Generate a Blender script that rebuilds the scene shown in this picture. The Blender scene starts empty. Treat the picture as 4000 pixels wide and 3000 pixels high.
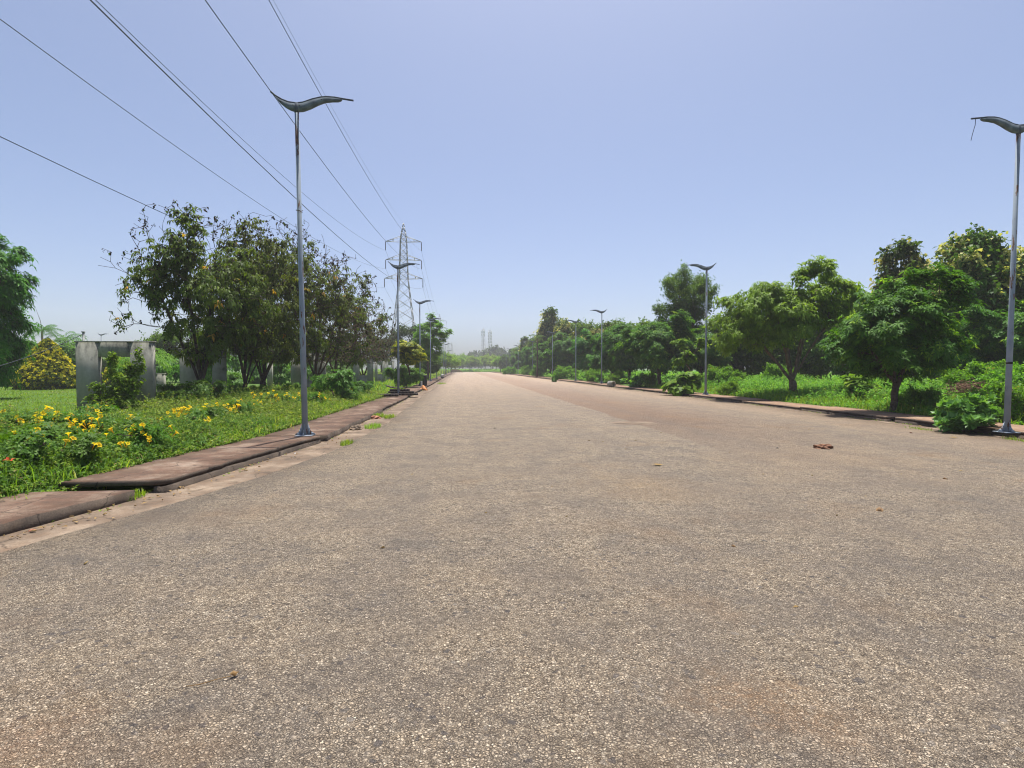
import bpy, math, random
import numpy as np
from mathutils import Vector, Matrix

R = math.radians
C = bpy.context.scene.collection
F = 20.0 / 36.0 * 4000.0                      # focal length in pixels of a 4000 px wide frame
CAMH = 1.6
YAW = math.atan((2000 - 1800) / F)            # the camera looks a little right of the road's direction (+Y)
PITCH = math.atan((1500 - 1439) / F)

def W(px, D):
    """ground position seen in column px at depth D along the view axis"""
    lat = (px - 2000) / F * D
    return (lat * math.cos(YAW) + D * math.sin(YAW), -lat * math.sin(YAW) + D * math.cos(YAW))

def G(px, py, z=0.0):
    """where the sight line through a pixel meets the level z"""
    D = F * (CAMH - z) / (py - 1439.0)
    return W(px, D)

# ------------------------------------------------------------------ materials
def new_mat(name):
    m = bpy.data.materials.new(name); m.use_nodes = True
    nt = m.node_tree
    for n in list(nt.nodes): nt.nodes.remove(n)
    out = nt.nodes.new('ShaderNodeOutputMaterial')
    return m, nt, out

def nd(nt, typ, ins=None, **kw):
    n = nt.nodes.new('ShaderNode' + typ)
    for k, v in kw.items(): setattr(n, k, v)
    for k, v in (ins or {}).items():
        s = n.inputs[k]
        if isinstance(v, bpy.types.NodeSocket): nt.links.new(v, s)
        elif isinstance(v, (tuple, list)) and len(v) == 3 and s.type == 'RGBA': s.default_value = (*v, 1)
        else: s.default_value = v
    return n

def ramp(nt, fac, stops, interp='LINEAR'):
    n = nt.nodes.new('ShaderNodeValToRGB'); cr = n.color_ramp; cr.interpolation = interp
    while len(cr.elements) < len(stops): cr.elements.new(0.5)
    for e, (p, c) in zip(cr.elements, stops):
        e.position = p; e.color = (*c, 1) if len(c) == 3 else c
    nt.links.new(fac, n.inputs[0]); return n.outputs[0]

def gr(v): return (v, v, v)

def mixc(nt, fac, a, b, mode='MIX'):
    n = nt.nodes.new('ShaderNodeMix'); n.data_type = 'RGBA'; n.blend_type = mode
    for i, v in ((0, fac), (6, a), (7, b)):
        s = n.inputs[i]
        if isinstance(v, bpy.types.NodeSocket): nt.links.new(v, s)
        elif isinstance(v, (tuple, list)): s.default_value = (*v, 1)
        else: s.default_value = v
    return n.outputs[2]

def noise(nt, vec, scale, detail=4, rough=0.55, dist=0.0):
    return nd(nt, 'TexNoise', {'Vector': vec, 'Scale': scale, 'Detail': detail, 'Roughness': rough, 'Distortion': dist}).outputs[0]

def mapping(nt, vec, scale=(1, 1, 1), loc=(0, 0, 0)):
    return nd(nt, 'Mapping', {'Vector': vec, 'Scale': scale, 'Location': loc}).outputs[0]

def coords(nt, kind='Object'):
    return nd(nt, 'TexCoord').outputs[kind]

def worldpos(nt):
    return nd(nt, 'NewGeometry').outputs['Position']

def surf(nt, out, col, rough=0.8, bump=None, bstr=0.3, bdist=0.01, spec=0.3, metal=0.0):
    p = nd(nt, 'BsdfPrincipled', {'Base Color': col, 'Roughness': rough, 'Specular IOR Level': spec, 'Metallic': metal})
    if bump is not None:
        b = nd(nt, 'Bump', {'Height': bump, 'Strength': bstr, 'Distance': bdist})
        nt.links.new(b.outputs[0], p.inputs['Normal'])
    nt.links.new(p.outputs[0], out.inputs[0]); return p

def leaf_mat(name, stops, trans=0.42, rough=0.5, tint=(1.35, 1.3, 0.5), spec=0.14):
    m, nt, out = new_mat(name)
    a = nd(nt, 'Attribute', attribute_name='v').outputs['Fac']
    c = ramp(nt, a, stops)
    oi = nd(nt, 'ObjectInfo').outputs['Random']
    h = nd(nt, 'HueSaturation', {'Color': c, 'Hue': nd(nt, 'MapRange', {'Value': oi, 'To Min': 0.488, 'To Max': 0.512}).outputs[0],
                                 'Value': nd(nt, 'MapRange', {'Value': oi, 'To Min': 0.88, 'To Max': 1.12}).outputs[0], 'Saturation': 1.0}).outputs[0]
    p = nd(nt, 'BsdfPrincipled', {'Base Color': h, 'Roughness': rough, 'Specular IOR Level': spec})
    t = nd(nt, 'BsdfTranslucent', {'Color': mixc(nt, 1.0, h, tint, 'MULTIPLY')})
    mx = nd(nt, 'MixShader', {0: trans, 1: p.outputs[0], 2: t.outputs[0]})
    nt.links.new(mx.outputs[0], out.inputs[0])
    return m

def bark_mat(name, c1, c2):
    m, nt, out = new_mat(name)
    v = coords(nt)
    n = noise(nt, mapping(nt, v, (9, 9, 2.2)), 2.0, 5)
    surf(nt, out, ramp(nt, n, [(0.3, c1), (0.7, c2)]), 0.9, n, 0.5, 0.02)
    return m

# leaf attribute v: 0-.08 dry pods and dead leaves, .1-.8 green, .85-1 blossom / young growth
M = {}
M['dusky'] = leaf_mat('dusky_leaf', [(0.0, (0.018, 0.013, 0.012)), (0.07, (0.018, 0.013, 0.012)), (0.1, (0.05, 0.085, 0.014)), (0.5, (0.095, 0.14, 0.02)),
                                     (0.8, (0.15, 0.2, 0.03)), (0.9, (0.26, 0.22, 0.03)), (1.0, (0.5, 0.24, 0.03))], 0.45)
M['mango'] = leaf_mat('mango_leaf', [(0.1, (0.0345, 0.1035, 0.0115)), (0.6, (0.0713, 0.1955, 0.0161)), (1.0, (0.138, 0.299, 0.023))], 0.42)
M['alst'] = leaf_mat('whorled_leaf', [(0.1, (0.0354, 0.118, 0.01416)), (0.6, (0.0767, 0.2124, 0.01888)), (0.85, (0.1416, 0.3068, 0.0236)), (1.0, (0.2596, 0.4366, 0.0354))], 0.42, 0.55)
M['light'] = leaf_mat('light_leaf', [(0.1, (0.115, 0.215, 0.022)), (0.6, (0.185, 0.31, 0.032)), (1.0, (0.275, 0.39, 0.05))], 0.5)
M['teak'] = leaf_mat('teak_leaf', [(0.1, (0.035, 0.08, 0.016)), (0.6, (0.07, 0.13, 0.022)), (0.8, (0.1, 0.16, 0.03)), (0.86, (0.34, 0.34, 0.12)), (1.0, (0.52, 0.5, 0.2))], 0.36)
M['tall'] = leaf_mat('small_dark_leaf', [(0.1, (0.04025, 0.092, 0.0161)), (0.6, (0.08625, 0.1725, 0.02415)), (1.0, (0.1725, 0.276, 0.0368))], 0.42)
M['bright'] = leaf_mat('bright_leaf', [(0.1, (0.09, 0.19, 0.02)), (0.6, (0.16, 0.29, 0.025)), (1.0, (0.28, 0.38, 0.04))], 0.52)
M['gold'] = leaf_mat('golden_leaf', [(0.1, (0.035, 0.075, 0.01)), (0.45, (0.08, 0.14, 0.012)), (0.75, (0.4, 0.42, 0.02)), (1.0, (0.72, 0.66, 0.03))], 0.42)
M['grey'] = leaf_mat('grey_green_leaf', [(0.1, (0.035, 0.06, 0.03)), (1.0, (0.09, 0.14, 0.055))], 0.3)
M['shrub'] = leaf_mat('shrub_leaf', [(0.0, (0.138, 0.092, 0.0345)), (0.05, (0.138, 0.092, 0.0345)), (0.1, (0.046, 0.1207, 0.0161)), (0.6, (0.09775, 0.2185, 0.023)), (1.0, (0.1955, 0.322, 0.04025))], 0.4)
M['weed'] = leaf_mat('weed_leaf', [(0.0, (0.253, 0.1955, 0.069)), (0.05, (0.23, 0.1955, 0.069)), (0.1, (0.0805, 0.1495, 0.0184)), (0.6, (0.161, 0.2645, 0.02875)), (1.0, (0.2875, 0.3795, 0.05175))], 0.42)
M['rweed'] = leaf_mat('meadow_leaf', [(0.0, (0.216, 0.1836, 0.0648)), (0.03, (0.216, 0.1836, 0.0648)), (0.08, (0.081, 0.1944, 0.0216)), (0.6, (0.1512, 0.3132, 0.0324)), (1.0, (0.2592, 0.4212, 0.054))], 0.48)
M['broad'] = leaf_mat('broad_leaf', [(0.1, (0.0805, 0.23, 0.046)), (0.7, (0.161, 0.368, 0.0805)), (1.0, (0.322, 0.5175, 0.161))], 0.36, 0.4, spec=0.3)
M['grass'] = leaf_mat('grass_blade', [(0.0, (0.11, 0.2, 0.02)), (0.7, (0.19, 0.32, 0.03)), (0.9, (0.3, 0.36, 0.05)), (1.0, (0.45, 0.38, 0.14))], 0.5)
M['bark'] = bark_mat('bark', (0.05, 0.035, 0.025), (0.12, 0.085, 0.06))
M['bark_light'] = bark_mat('light_bark', (0.09, 0.065, 0.04), (0.2, 0.15, 0.1))
M['bark_dark'] = bark_mat('dark_bark', (0.03, 0.022, 0.018), (0.085, 0.06, 0.045))

def simple(name, col, rough=0.7, var=0.25, scale=6, spec=0.3, metal=0.0):
    m, nt, out = new_mat(name)
    n = noise(nt, coords(nt), scale, 5)
    c = ramp(nt, n, [(0.3, tuple(x * (1 - var) for x in col)), (0.7, tuple(min(1, x * (1 + var)) for x in col))])
    surf(nt, out, c, rough, n, 0.2, 0.01, spec, metal); return m

def road_material():
    m, nt, out = new_mat('worn_asphalt')
    P = worldpos(nt)
    warp = nd(nt, 'VectorMath', {0: P, 1: nd(nt, 'VectorMath', {0: nd(nt, 'TexNoise', {'Vector': P, 'Scale': 60.0, 'Detail': 2.0}).outputs[1], 1: (0.008, 0.008, 0.0)}, operation='MULTIPLY').outputs[0]}, operation='ADD').outputs[0]
    flat = mapping(nt, warp, (1, 1, 0))
    warp2 = nd(nt, 'VectorMath', {0: P, 1: nd(nt, 'VectorMath', {0: nd(nt, 'TexNoise', {'Vector': P, 'Scale': 38.0, 'Detail': 4.0, 'Roughness': .7}).outputs[1], 1: (0.036, 0.036, 0.0)}, operation='MULTIPLY').outputs[0]}, operation='ADD').outputs[0]
    flat2 = mapping(nt, warp2, (1, 1, 0))
    vc = nd(nt, 'TexVoronoi', {'Vector': flat2, 'Scale': 68.0, 'Randomness': 1.0})
    ve = nd(nt, 'TexVoronoi', {'Vector': flat2, 'Scale': 68.0, 'Randomness': 1.0}, feature='DISTANCE_TO_EDGE')
    vs = nd(nt, 'TexVoronoi', {'Vector': flat2, 'Scale': 150.0, 'Randomness': 1.0})
    rnd = nd(nt, 'SeparateColor', {0: vc.outputs['Color']}).outputs
    rsm = nd(nt, 'SeparateColor', {0: vs.outputs['Color']}).outputs
    tone = nd(nt, 'Math', {0: nd(nt, 'Math', {0: rnd[0], 1: 0.42}, operation='MULTIPLY').outputs[0], 1: nd(nt, 'Math', {0: rsm[0], 1: 0.32}, operation='MULTIPLY').outputs[0]}, operation='ADD').outputs[0]
    tone = nd(nt, 'Math', {0: tone, 1: nd(nt, 'Math', {0: noise(nt, P, 13.0, 8, .78), 1: 0.56}, operation='MULTIPLY').outputs[0]}, operation='ADD').outputs[0]
    stone = ramp(nt, tone, [(0.34, (0.075, 0.059, 0.047)), (0.47, (0.24, 0.186, 0.131)), (0.6, (0.4, 0.315, 0.218)), (0.76, (0.49, 0.395, 0.285)), (0.9, (0.6, 0.51, 0.39))])
    # scattered larger stones worn to the surface
    vb = nd(nt, 'TexVoronoi', {'Vector': flat, 'Scale': 26.0, 'Randomness': 1.0})
    vbe = nd(nt, 'TexVoronoi', {'Vector': flat, 'Scale': 26.0, 'Randomness': 1.0}, feature='DISTANCE_TO_EDGE')
    rb = nd(nt, 'SeparateColor', {0: vb.outputs['Color']}).outputs
    isbig = nd(nt, 'Math', {0: ramp(nt, rb[0], [(0.93, gr(0)), (0.94, gr(1))]), 1: ramp(nt, vbe.outputs['Distance'], [(0.10, gr(0)), (0.16, gr(1))])}, operation='MULTIPLY').outputs[0]
    big = ramp(nt, rb[1], [(0.0, (0.095, 0.082, 0.077)), (0.5, (0.13, 0.115, 0.105)), (0.8, (0.2, 0.17, 0.14)), (1.0, (0.38, 0.33, 0.27))])
    c = mixc(nt, isbig, stone, big)
    # crevices of bitumen between the stones, fewer where dust has filled them
    dustn = noise(nt, P, 0.35, 6, 0.6)
    crev = ramp(nt, ve.outputs['Distance'], [(0.03, gr(1)), (0.15, gr(0))])
    crev = nd(nt, 'Math', {0: crev, 1: nd(nt, 'Math', {0: 1.0, 1: isbig}, operation='SUBTRACT').outputs[0]}, operation='MULTIPLY').outputs[0]
    crev = nd(nt, 'Math', {0: crev, 1: ramp(nt, noise(nt, P, 26, 4, .65), [(0.35, gr(0.15)), (0.6, gr(1))])}, operation='MULTIPLY').outputs[0]
    c = mixc(nt, crev, c, (0.04, 0.032, 0.026))
    # soft tone changes: grey worn bands, tan dust, reddish laterite dust
    c = mixc(nt, ramp(nt, noise(nt, P, 1.3, 6, 0.68), [(0.42, gr(0)), (0.66, gr(0.6))]), c, (0.15, 0.13, 0.115))
    c = mixc(nt, ramp(nt, noise(nt, mapping(nt, P, (1, 1, 1), (7, 2, 0)), 6.0, 6, 0.7), [(0.5, gr(0)), (0.72, gr(0.55))]), c, (0.085, 0.072, 0.062))
    c = mixc(nt, ramp(nt, noise(nt, mapping(nt, P, (0.12, 1.1, 1)), 1.0, 4), [(0.4, gr(0)), (0.75, gr(0.35))]), c, (0.3, 0.23, 0.16))
    sx = nd(nt, 'SeparateXYZ', {0: P}).outputs
    wob = nd(nt, 'Math', {0: sx[0], 1: nd(nt, 'Math', {0: noise(nt, P, 0.7, 4), 1: 0.5}, operation='MULTIPLY').outputs[0]}, operation='ADD').outputs[0]
    lane = nd(nt, 'MapRange', {'Value': wob, 'From Min': 5.25, 'From Max': 5.37}).outputs[0]
    lane2 = nd(nt, 'MapRange', {'Value': wob, 'From Min': 10.5, 'From Max': 7.0}).outputs[0]
    far = nd(nt, 'MapRange', {'Value': sx[1], 'From Min': 9.0, 'From Max': 17.0}).outputs[0]
    red = nd(nt, 'Math', {0: nd(nt, 'Math', {0: lane, 1: lane2}, operation='MULTIPLY').outputs[0], 1: nd(nt, 'Math', {0: far, 1: 0.62}, operation='MULTIPLY').outputs[0]}, operation='MULTIPLY').outputs[0]
    c = mixc(nt, red, c, (0.175, 0.105, 0.07))
    blot = ramp(nt, noise(nt, mapping(nt, P, (1, 1, 1), (3.1, 7.7, 0)), 0.55, 5, 0.6), [(0.56, gr(0)), (0.78, gr(0.5))])
    c = mixc(nt, blot, c, (0.28, 0.17, 0.085))
    for (cx, cy_), r_, colr, amt in ((G(2950, 2740), .5, (.34, .2, .1), .5), (G(60, 2930), .4, (.3, .18, .11), .4), (G(3300, 2880), .4, (.3, .18, .1), .35), (G(2520, 1900), 1.3, (.35, .235, .125), .45), (G(3250, 1800), 3.2, (.38, .265, .16), .45)):
        dd = nd(nt, 'VectorMath', {0: P, 1: (cx, cy_, 0.0)}, operation='DISTANCE').outputs['Value']
        wb_ = nd(nt, 'Math', {0: dd, 1: nd(nt, 'Math', {0: noise(nt, P, 2.2 / r_, 6, .65), 1: r_ * 1.7}, operation='MULTIPLY').outputs[0]}, operation='ADD').outputs[0]
        c = mixc(nt, nd(nt, 'MapRange', {'Value': wb_, 'From Min': r_ * 1.7, 'From Max': r_ * .8, 'To Max': 1.0}).outputs[0], c, mixc(nt, ramp(nt, noise(nt, P, 22.0, 5, .7), [(0.35, gr(0.1 * amt)), (0.65, gr(amt * 1.5))]), c, colr))
    c = mixc(nt, ramp(nt, noise(nt, mapping(nt, P, (1.0, 0.03, 1), (2.2, 0, 0)), 1.0, 4), [(0.45, gr(0)), (0.7, gr(0.4))]), c, (0.16, 0.138, 0.12))
    # laterite dust washed over the margin and over the far half of the road
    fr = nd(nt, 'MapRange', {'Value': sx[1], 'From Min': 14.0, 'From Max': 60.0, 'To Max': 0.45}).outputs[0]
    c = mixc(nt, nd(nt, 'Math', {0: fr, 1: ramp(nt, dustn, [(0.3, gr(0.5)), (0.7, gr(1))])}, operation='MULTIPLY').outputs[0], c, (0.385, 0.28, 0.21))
    edge = nd(nt, 'MapRange', {'Value': wob, 'From Min': 9.5, 'From Max': 13.0, 'To Max': 0.45}).outputs[0]
    c = mixc(nt, edge, c, (0.37, 0.255, 0.165))
    hgt = nd(nt, 'Math', {0: ramp(nt, ve.outputs['Distance'], [(0.0, gr(0)), (0.3, gr(1))]), 1: nd(nt, 'Math', {0: rnd[1], 1: 0.8}, operation='MULTIPLY').outputs[0]}, operation='ADD').outputs[0]
    hgt = nd(nt, 'Math', {0: hgt, 1: nd(nt, 'Math', {0: noise(nt, P, 8, 5), 1: 1.4}, operation='MULTIPLY').outputs[0]}, operation='ADD').outputs[0]
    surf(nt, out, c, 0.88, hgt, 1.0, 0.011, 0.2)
    return m

def concrete_ground(name, base, stain, dark, soil, soilamt=0.5):
    m, nt, out = new_mat(name)
    P = worldpos(nt)
    n1 = noise(nt, P, 1.6, 7, 0.65); n2 = noise(nt, mapping(nt, P, (1, 1, 1), (5, 3, 1)), 5.5, 6, 0.65); n3 = noise(nt, P, 55, 3)
    c = ramp(nt, n1, [(0.3, dark), (0.5, stain), (0.72, base)])
    c = mixc(nt, ramp(nt, n2, [(0.45, gr(0)), (0.75, gr(soilamt))]), c, soil)
    c = mixc(nt, ramp(nt, n3, [(0.3, gr(0.35)), (0.6, gr(0))]), c, dark)
    # hairline cracks
    ve = nd(nt, 'TexVoronoi', {'Vector': nd(nt, 'VectorMath', {0: P, 1: nd(nt, 'VectorMath', {0: nd(nt, 'TexNoise', {'Vector': P, 'Scale': 3.0, 'Detail': 4.0}).outputs[1], 1: (0.4, 0.4, 0.4)}, operation='MULTIPLY').outputs[0]}, operation='ADD').outputs[0], 'Scale': 0.9}, feature='DISTANCE_TO_EDGE')
    crk = ramp(nt, ve.outputs['Distance'], [(0.0, gr(0.7)), (0.012, gr(0))])
    c = mixc(nt, crk, c, tuple(x * 0.4 for x in dark))
    surf(nt, out, c, 0.9, nd(nt, 'Math', {0: n2, 1: n3}, operation='ADD').outputs[0], 0.55, 0.01, 0.2)
    return m

M['road'] = road_material()
M['slab'] = concrete_ground('weathered_slab', (0.29, 0.225, 0.17), (0.125, 0.08, 0.056), (0.048, 0.034, 0.027), (0.16, 0.08, 0.05), 0.65)
M['slab_right'] = concrete_ground('dusty_slab', (0.36, 0.27, 0.19), (0.25, 0.16, 0.105), (0.13, 0.085, 0.06), (0.34, 0.2, 0.12), 0.6)
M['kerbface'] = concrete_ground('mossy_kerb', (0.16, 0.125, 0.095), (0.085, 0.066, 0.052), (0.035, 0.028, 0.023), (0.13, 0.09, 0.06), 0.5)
M['gutter'] = concrete_ground('gutter_concrete', (0.32, 0.25, 0.18), (0.16, 0.12, 0.086), (0.07, 0.052, 0.038), (0.19, 0.12, 0.074), 0.6)

def ground_material():
    m, nt, out = new_mat('earth_and_turf')
    P = worldpos(nt)
    n1 = noise(nt, P, 0.25, 6, 0.6); n2 = noise(nt, P, 3.0, 6, 0.65); n3 = noise(nt, P, 30, 4)
    g = ramp(nt, n2, [(0.3, (0.045, 0.09, 0.018)), (0.6, (0.08, 0.15, 0.025)), (0.8, (0.12, 0.18, 0.035))])
    e = ramp(nt, n3, [(0.3, (0.11, 0.075, 0.04)), (0.7, (0.2, 0.14, 0.08))])
    c = mixc(nt, ramp(nt, n1, [(0.52, gr(0)), (0.75, gr(0.6))]), g, e)
    surf(nt, out, c, 0.95, n3, 0.5, 0.03, 0.1); return m
M['ground'] = ground_material()

def wall_concrete():
    m, nt, out = new_mat('mouldy_plaster')
    v = coords(nt)
    n1 = noise(nt, v, 1.5, 7, 0.65); n2 = noise(nt, mapping(nt, v, (2.6, 2.6, 1.2)), 1.3, 7, 0.7); n3 = noise(nt, v, 45, 3)
    c = ramp(nt, n1, [(0.3, (0.22, 0.22, 0.18)), (0.55, (0.3, 0.295, 0.25)), (0.75, (0.38, 0.37, 0.32))])
    z = nd(nt, 'SeparateXYZ', {0: v}).outputs[2]
    top = nd(nt, 'MapRange', {'Value': z, 'From Min': 1.75, 'From Max': 2.25}).outputs[0]
    mould = nd(nt, 'Math', {0: ramp(nt, n2, [(0.45, gr(0)), (0.68, gr(0.75))]), 1: nd(nt, 'Math', {0: top, 1: 0.3}, operation='ADD').outputs[0]}, operation='MULTIPLY').outputs[0]
    c = mixc(nt, mould, c, (0.05, 0.052, 0.046))
    c = mixc(nt, ramp(nt, noise(nt, mapping(nt, v, (1, 1, 1), (2, 9, 4)), 2.2, 5), [(0.58, gr(0)), (0.66, gr(0.55))]), c, (0.075, 0.076, 0.07))
    surf(nt, out, c, 0.9, n3, 0.3, 0.01, 0.2); return m
M['wall'] = wall_concrete()

def lamp_paint():
    m, nt, out = new_mat('peeling_blue_grey_paint')
    v = coords(nt)
    n1 = noise(nt, mapping(nt, v, (14, 14, 2.6)), 1.0, 6, 0.65); n2 = noise(nt, v, 2.0, 4)
    paint = ramp(nt, n2, [(0.3, (0.17, 0.215, 0.27)), (0.7, (0.27, 0.315, 0.36))])
    rust = ramp(nt, noise(nt, v, 40, 3), [(0.3, (0.045, 0.03, 0.025)), (0.7, (0.17, 0.085, 0.05))])
    oi = nd(nt, 'ObjectInfo').outputs['Random']
    z = nd(nt, 'SeparateXYZ', {0: v}).outputs[2]
    hi = nd(nt, 'MapRange', {'Value': z, 'From Min': 2.0, 'From Max': 6.5, 'To Max': 0.06}).outputs[0]
    nn = nd(nt, 'Math', {0: n1, 1: hi}, operation='ADD').outputs[0]
    f = ramp(nt, nn, [(0.585, gr(0)), (0.62, gr(1))])
    surf(nt, out, mixc(nt, f, paint, rust), 0.65, f, 0.3, 0.004, 0.3); return m
M['lamp'] = lamp_paint()
M['tube'] = simple('dark_lamp_tube', (0.075, 0.088, 0.11), 0.8, 0.4, 9, 0.15)
M['slate'] = simple('slate_lamp_panel', (0.12, 0.145, 0.17), 0.85, 0.35, 7, 0.12)
M['rubber'] = simple('black_rubber', (0.02, 0.02, 0.022), 0.6)
M['steel'] = simple('galvanised_steel', (0.3, 0.31, 0.31), 0.55, 0.2, 3, 0.5, 0.3)
M['wire'] = simple('cable_grey', (0.07, 0.08, 0.1), 0.5)
M['insul'] = simple('insulator_glaze', (0.06, 0.05, 0.045), 0.35)
M['white'] = simple('white_paint', (0.6, 0.6, 0.58), 0.6, 0.1)
M['bin'] = simple('black_plastic', (0.025, 0.025, 0.027), 0.5)
M['orange'] = simple('orange_sack', (0.62, 0.27, 0.1), 0.7, 0.35, 7)
M['brick'] = simple('red_brick', (0.33, 0.15, 0.09), 0.9, 0.3, 12)
M['soil'] = simple('red_soil', (0.17, 0.085, 0.05), 0.95, 0.4, 30)
M['stone'] = simple('brown_stone', (0.2, 0.12, 0.058), 0.85, 0.35, 20)
M['petal'] = leaf_mat('yellow_petal', [(0.0, (0.75, 0.45, 0.01)), (1.0, (0.85, 0.66, 0.02))], 0.5, 0.6, (1.0, 1.0, 0.6), 0.1)
M['redleaf'] = leaf_mat('red_petal', [(0.0, (0.5, 0.06, 0.02)), (1.0, (0.62, 0.13, 0.03))], 0.3, 0.6, (1, 1, 1), 0.2)
M['dryleaf'] = leaf_mat('dry_leaf', [(0.0, (0.2, 0.12, 0.045)), (1.0, (0.3, 0.2, 0.08))], 0.2, 0.7, (1, 1, 1), 0.2)
M['antenna'] = simple('antenna_white', (0.5, 0.52, 0.54), 0.5, 0.1)
M['darkslab'] = concrete_ground('black_stacked_slab', (0.12, 0.1, 0.085), (0.06, 0.05, 0.045), (0.025, 0.022, 0.02), (0.1, 0.07, 0.05), 0.4)

# ------------------------------------------------------------------ mesh helpers
class MB:
    """collects triangles in numpy arrays, builds one mesh object"""
    def __init__(s): s.v = []; s.f = []; s.a = []; s.m = []; s.n = 0
    def add(s, v, f, a=None, mi=0):
        v = np.asarray(v, float).reshape(-1, 3); f = np.asarray(f, np.int64).reshape(-1, 3)
        s.v.append(v); s.f.append(f + s.n); s.n += len(v)
        s.a.append(np.full(len(v), 0.5) if a is None else np.broadcast_to(np.asarray(a, float), (len(v),)))
        s.m.append(np.full(len(f), mi))
    def build(s, name, mats, parent=None, smooth=False):
        me = bpy.data.meshes.new(name)
        V = np.concatenate(s.v); T = np.concatenate(s.f); A = np.concatenate(s.a); MI = np.concatenate(s.m)
        me.vertices.add(len(V)); me.vertices.foreach_set('co', V.astype(np.float32).ravel())
        me.loops.add(T.size); me.loops.foreach_set('vertex_index', T.astype(np.int32).ravel())
        me.polygons.add(len(T)); me.polygons.foreach_set('loop_start', np.arange(0, T.size, 3, dtype=np.int32))
        me.polygons.foreach_set('material_index', MI.astype(np.int32))
        if smooth: me.polygons.foreach_set('use_smooth', np.ones(len(T), bool))
        at = me.attributes.new('v', 'FLOAT', 'POINT'); at.data.foreach_set('value', A.astype(np.float32))
        for mt in (mats if isinstance(mats, (list, tuple)) else [mats]): me.materials.append(mt)
        me.update(calc_edges=True)
        o = bpy.data.objects.new(name, me); C.objects.link(o)
        if parent is not None: o.parent = parent
        return o
    # --- shapes
    def box(s, x0, y0, z0, x1, y1, z1, mi=0, a=None):
        v = [(x, y, z) for z in (z0, z1) for y in (y0, y1) for x in (x0, x1)]
        q = [(0, 2, 3, 1), (4, 5, 7, 6), (0, 1, 5, 4), (2, 6, 7, 3), (0, 4, 6, 2), (1, 3, 7, 5)]
        s.add(v, [t for p in q for t in ((p[0], p[1], p[2]), (p[0], p[2], p[3]))], a, mi)
    def hexa(s, bot, top, mi=0):
        """4 bottom + 4 top corners (same order, counter-clockwise)"""
        v = list(bot) + list(top)
        q = [(3, 2, 1, 0), (4, 5, 6, 7)] + [(i, (i + 1) % 4, 4 + (i + 1) % 4, 4 + i) for i in range(4)]
        s.add(v, [t for p in q for t in ((p[0], p[1], p[2]), (p[0], p[2], p[3]))], None, mi)
    def segs(s, A, B, ra, rb, sides=5, mi=0, a=None):
        """many tapered tubes at once from points A to B"""
        A = np.asarray(A, float).reshape(-1, 3); B = np.asarray(B, float).reshape(-1, 3); n = len(A)
        ra = np.broadcast_to(np.asarray(ra, float), (n,)); rb = np.broadcast_to(np.asarray(rb, float), (n,))
        d = B - A; L = np.linalg.norm(d, axis=1, keepdims=True); d = d / np.maximum(L, 1e-9)
        ref = np.where(np.abs(d[:, 2:3]) > 0.92, np.array([[1.0, 0, 0]]), np.array([[0, 0, 1.0]]))
        u = np.cross(d, ref); u /= np.linalg.norm(u, axis=1, keepdims=True); w = np.cross(d, u)
        an = np.arange(sides) * 2 * math.pi / sides
        rng = np.cos(an)[None, :, None] * u[:, None] + np.sin(an)[None, :, None] * w[:, None]
        V = np.stack([A[:, None] + rng * ra[:, None, None], B[:, None] + rng * rb[:, None, None]], 1).reshape(-1, 3)
        i = np.arange(sides); j = (i + 1) % sides
        base = np.concatenate([np.stack([i, sides + j, j], 1), np.stack([i, sides + i, sides + j], 1),
                               np.stack([np.zeros(sides - 2, int), np.arange(1, sides - 1), np.arange(2, sides)], 1),
                               np.stack([np.full(sides - 2, sides), sides + np.arange(2, sides), sides + np.arange(1, sides - 1)], 1)])
        Fc = (base[None] + (np.arange(n) * 2 * sides)[:, None, None]).reshape(-1, 3)
        s.add(V, Fc, a, mi)
    def tube(s, pts, rad, sides=8, mi=0, a=None, cap=True):
        """one continuous tube through a polyline"""
        P = np.asarray(pts, float); n = len(P); rad = np.broadcast_to(np.asarray(rad, float), (n,))
        T = np.gradient(P, axis=0); T /= np.maximum(np.linalg.norm(T, axis=1, keepdims=True), 1e-9)
        u = np.cross(T[0], (0, 0, 1) if abs(T[0][2]) < 0.9 else (1, 0, 0)); u /= np.linalg.norm(u)
        rings = []
        an = np.arange(sides) * 2 * math.pi / sides
        for k in range(n):
            u = u - T[k] * np.dot(u, T[k]); u /= np.linalg.norm(u); w = np.cross(T[k], u)
            rings.append(P[k] + rad[k] * (np.cos(an)[:, None] * u + np.sin(an)[:, None] * w))
        V = np.concatenate(rings); f = []
        for k in range(n - 1):
            for i in range(sides):
                j = (i + 1) % sides; a0, b0, c0, d0 = k * sides + i, k * sides + j, (k + 1) * sides + j, (k + 1) * sides + i
                f += [(a0, b0, c0), (a0, c0, d0)]
        if cap:
            for i in range(1, sides - 1):
                f += [(0, i + 1, i), ((n - 1) * sides, (n - 1) * sides + i, (n - 1) * sides + i + 1)]
        s.add(V, f, a, mi)
    def leaves(s, P, D, U, L, Wd, droop, fold, a, mi=0):
        n = len(P)
        if n == 0: return
        D = D / np.maximum(np.linalg.norm(D, axis=1, keepdims=True), 1e-9)
        S = np.cross(D, U); S /= np.maximum(np.linalg.norm(S, axis=1, keepdims=True), 1e-6); N = np.cross(S, D)
        L = np.broadcast_to(np.asarray(L, float), (n,))[:, None]; Wd = np.broadcast_to(np.asarray(Wd, float), (n,))[:, None]
        dr = np.broadcast_to(np.asarray(droop, float), (n,))[:, None]; Z = np.array([[0, 0, 1.0]])
        m = P + D * L * 0.5 - Z * dr * 0.12 * L
        t = P + D * L * (1 - 0.22 * dr) - Z * dr * 0.55 * L
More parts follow.
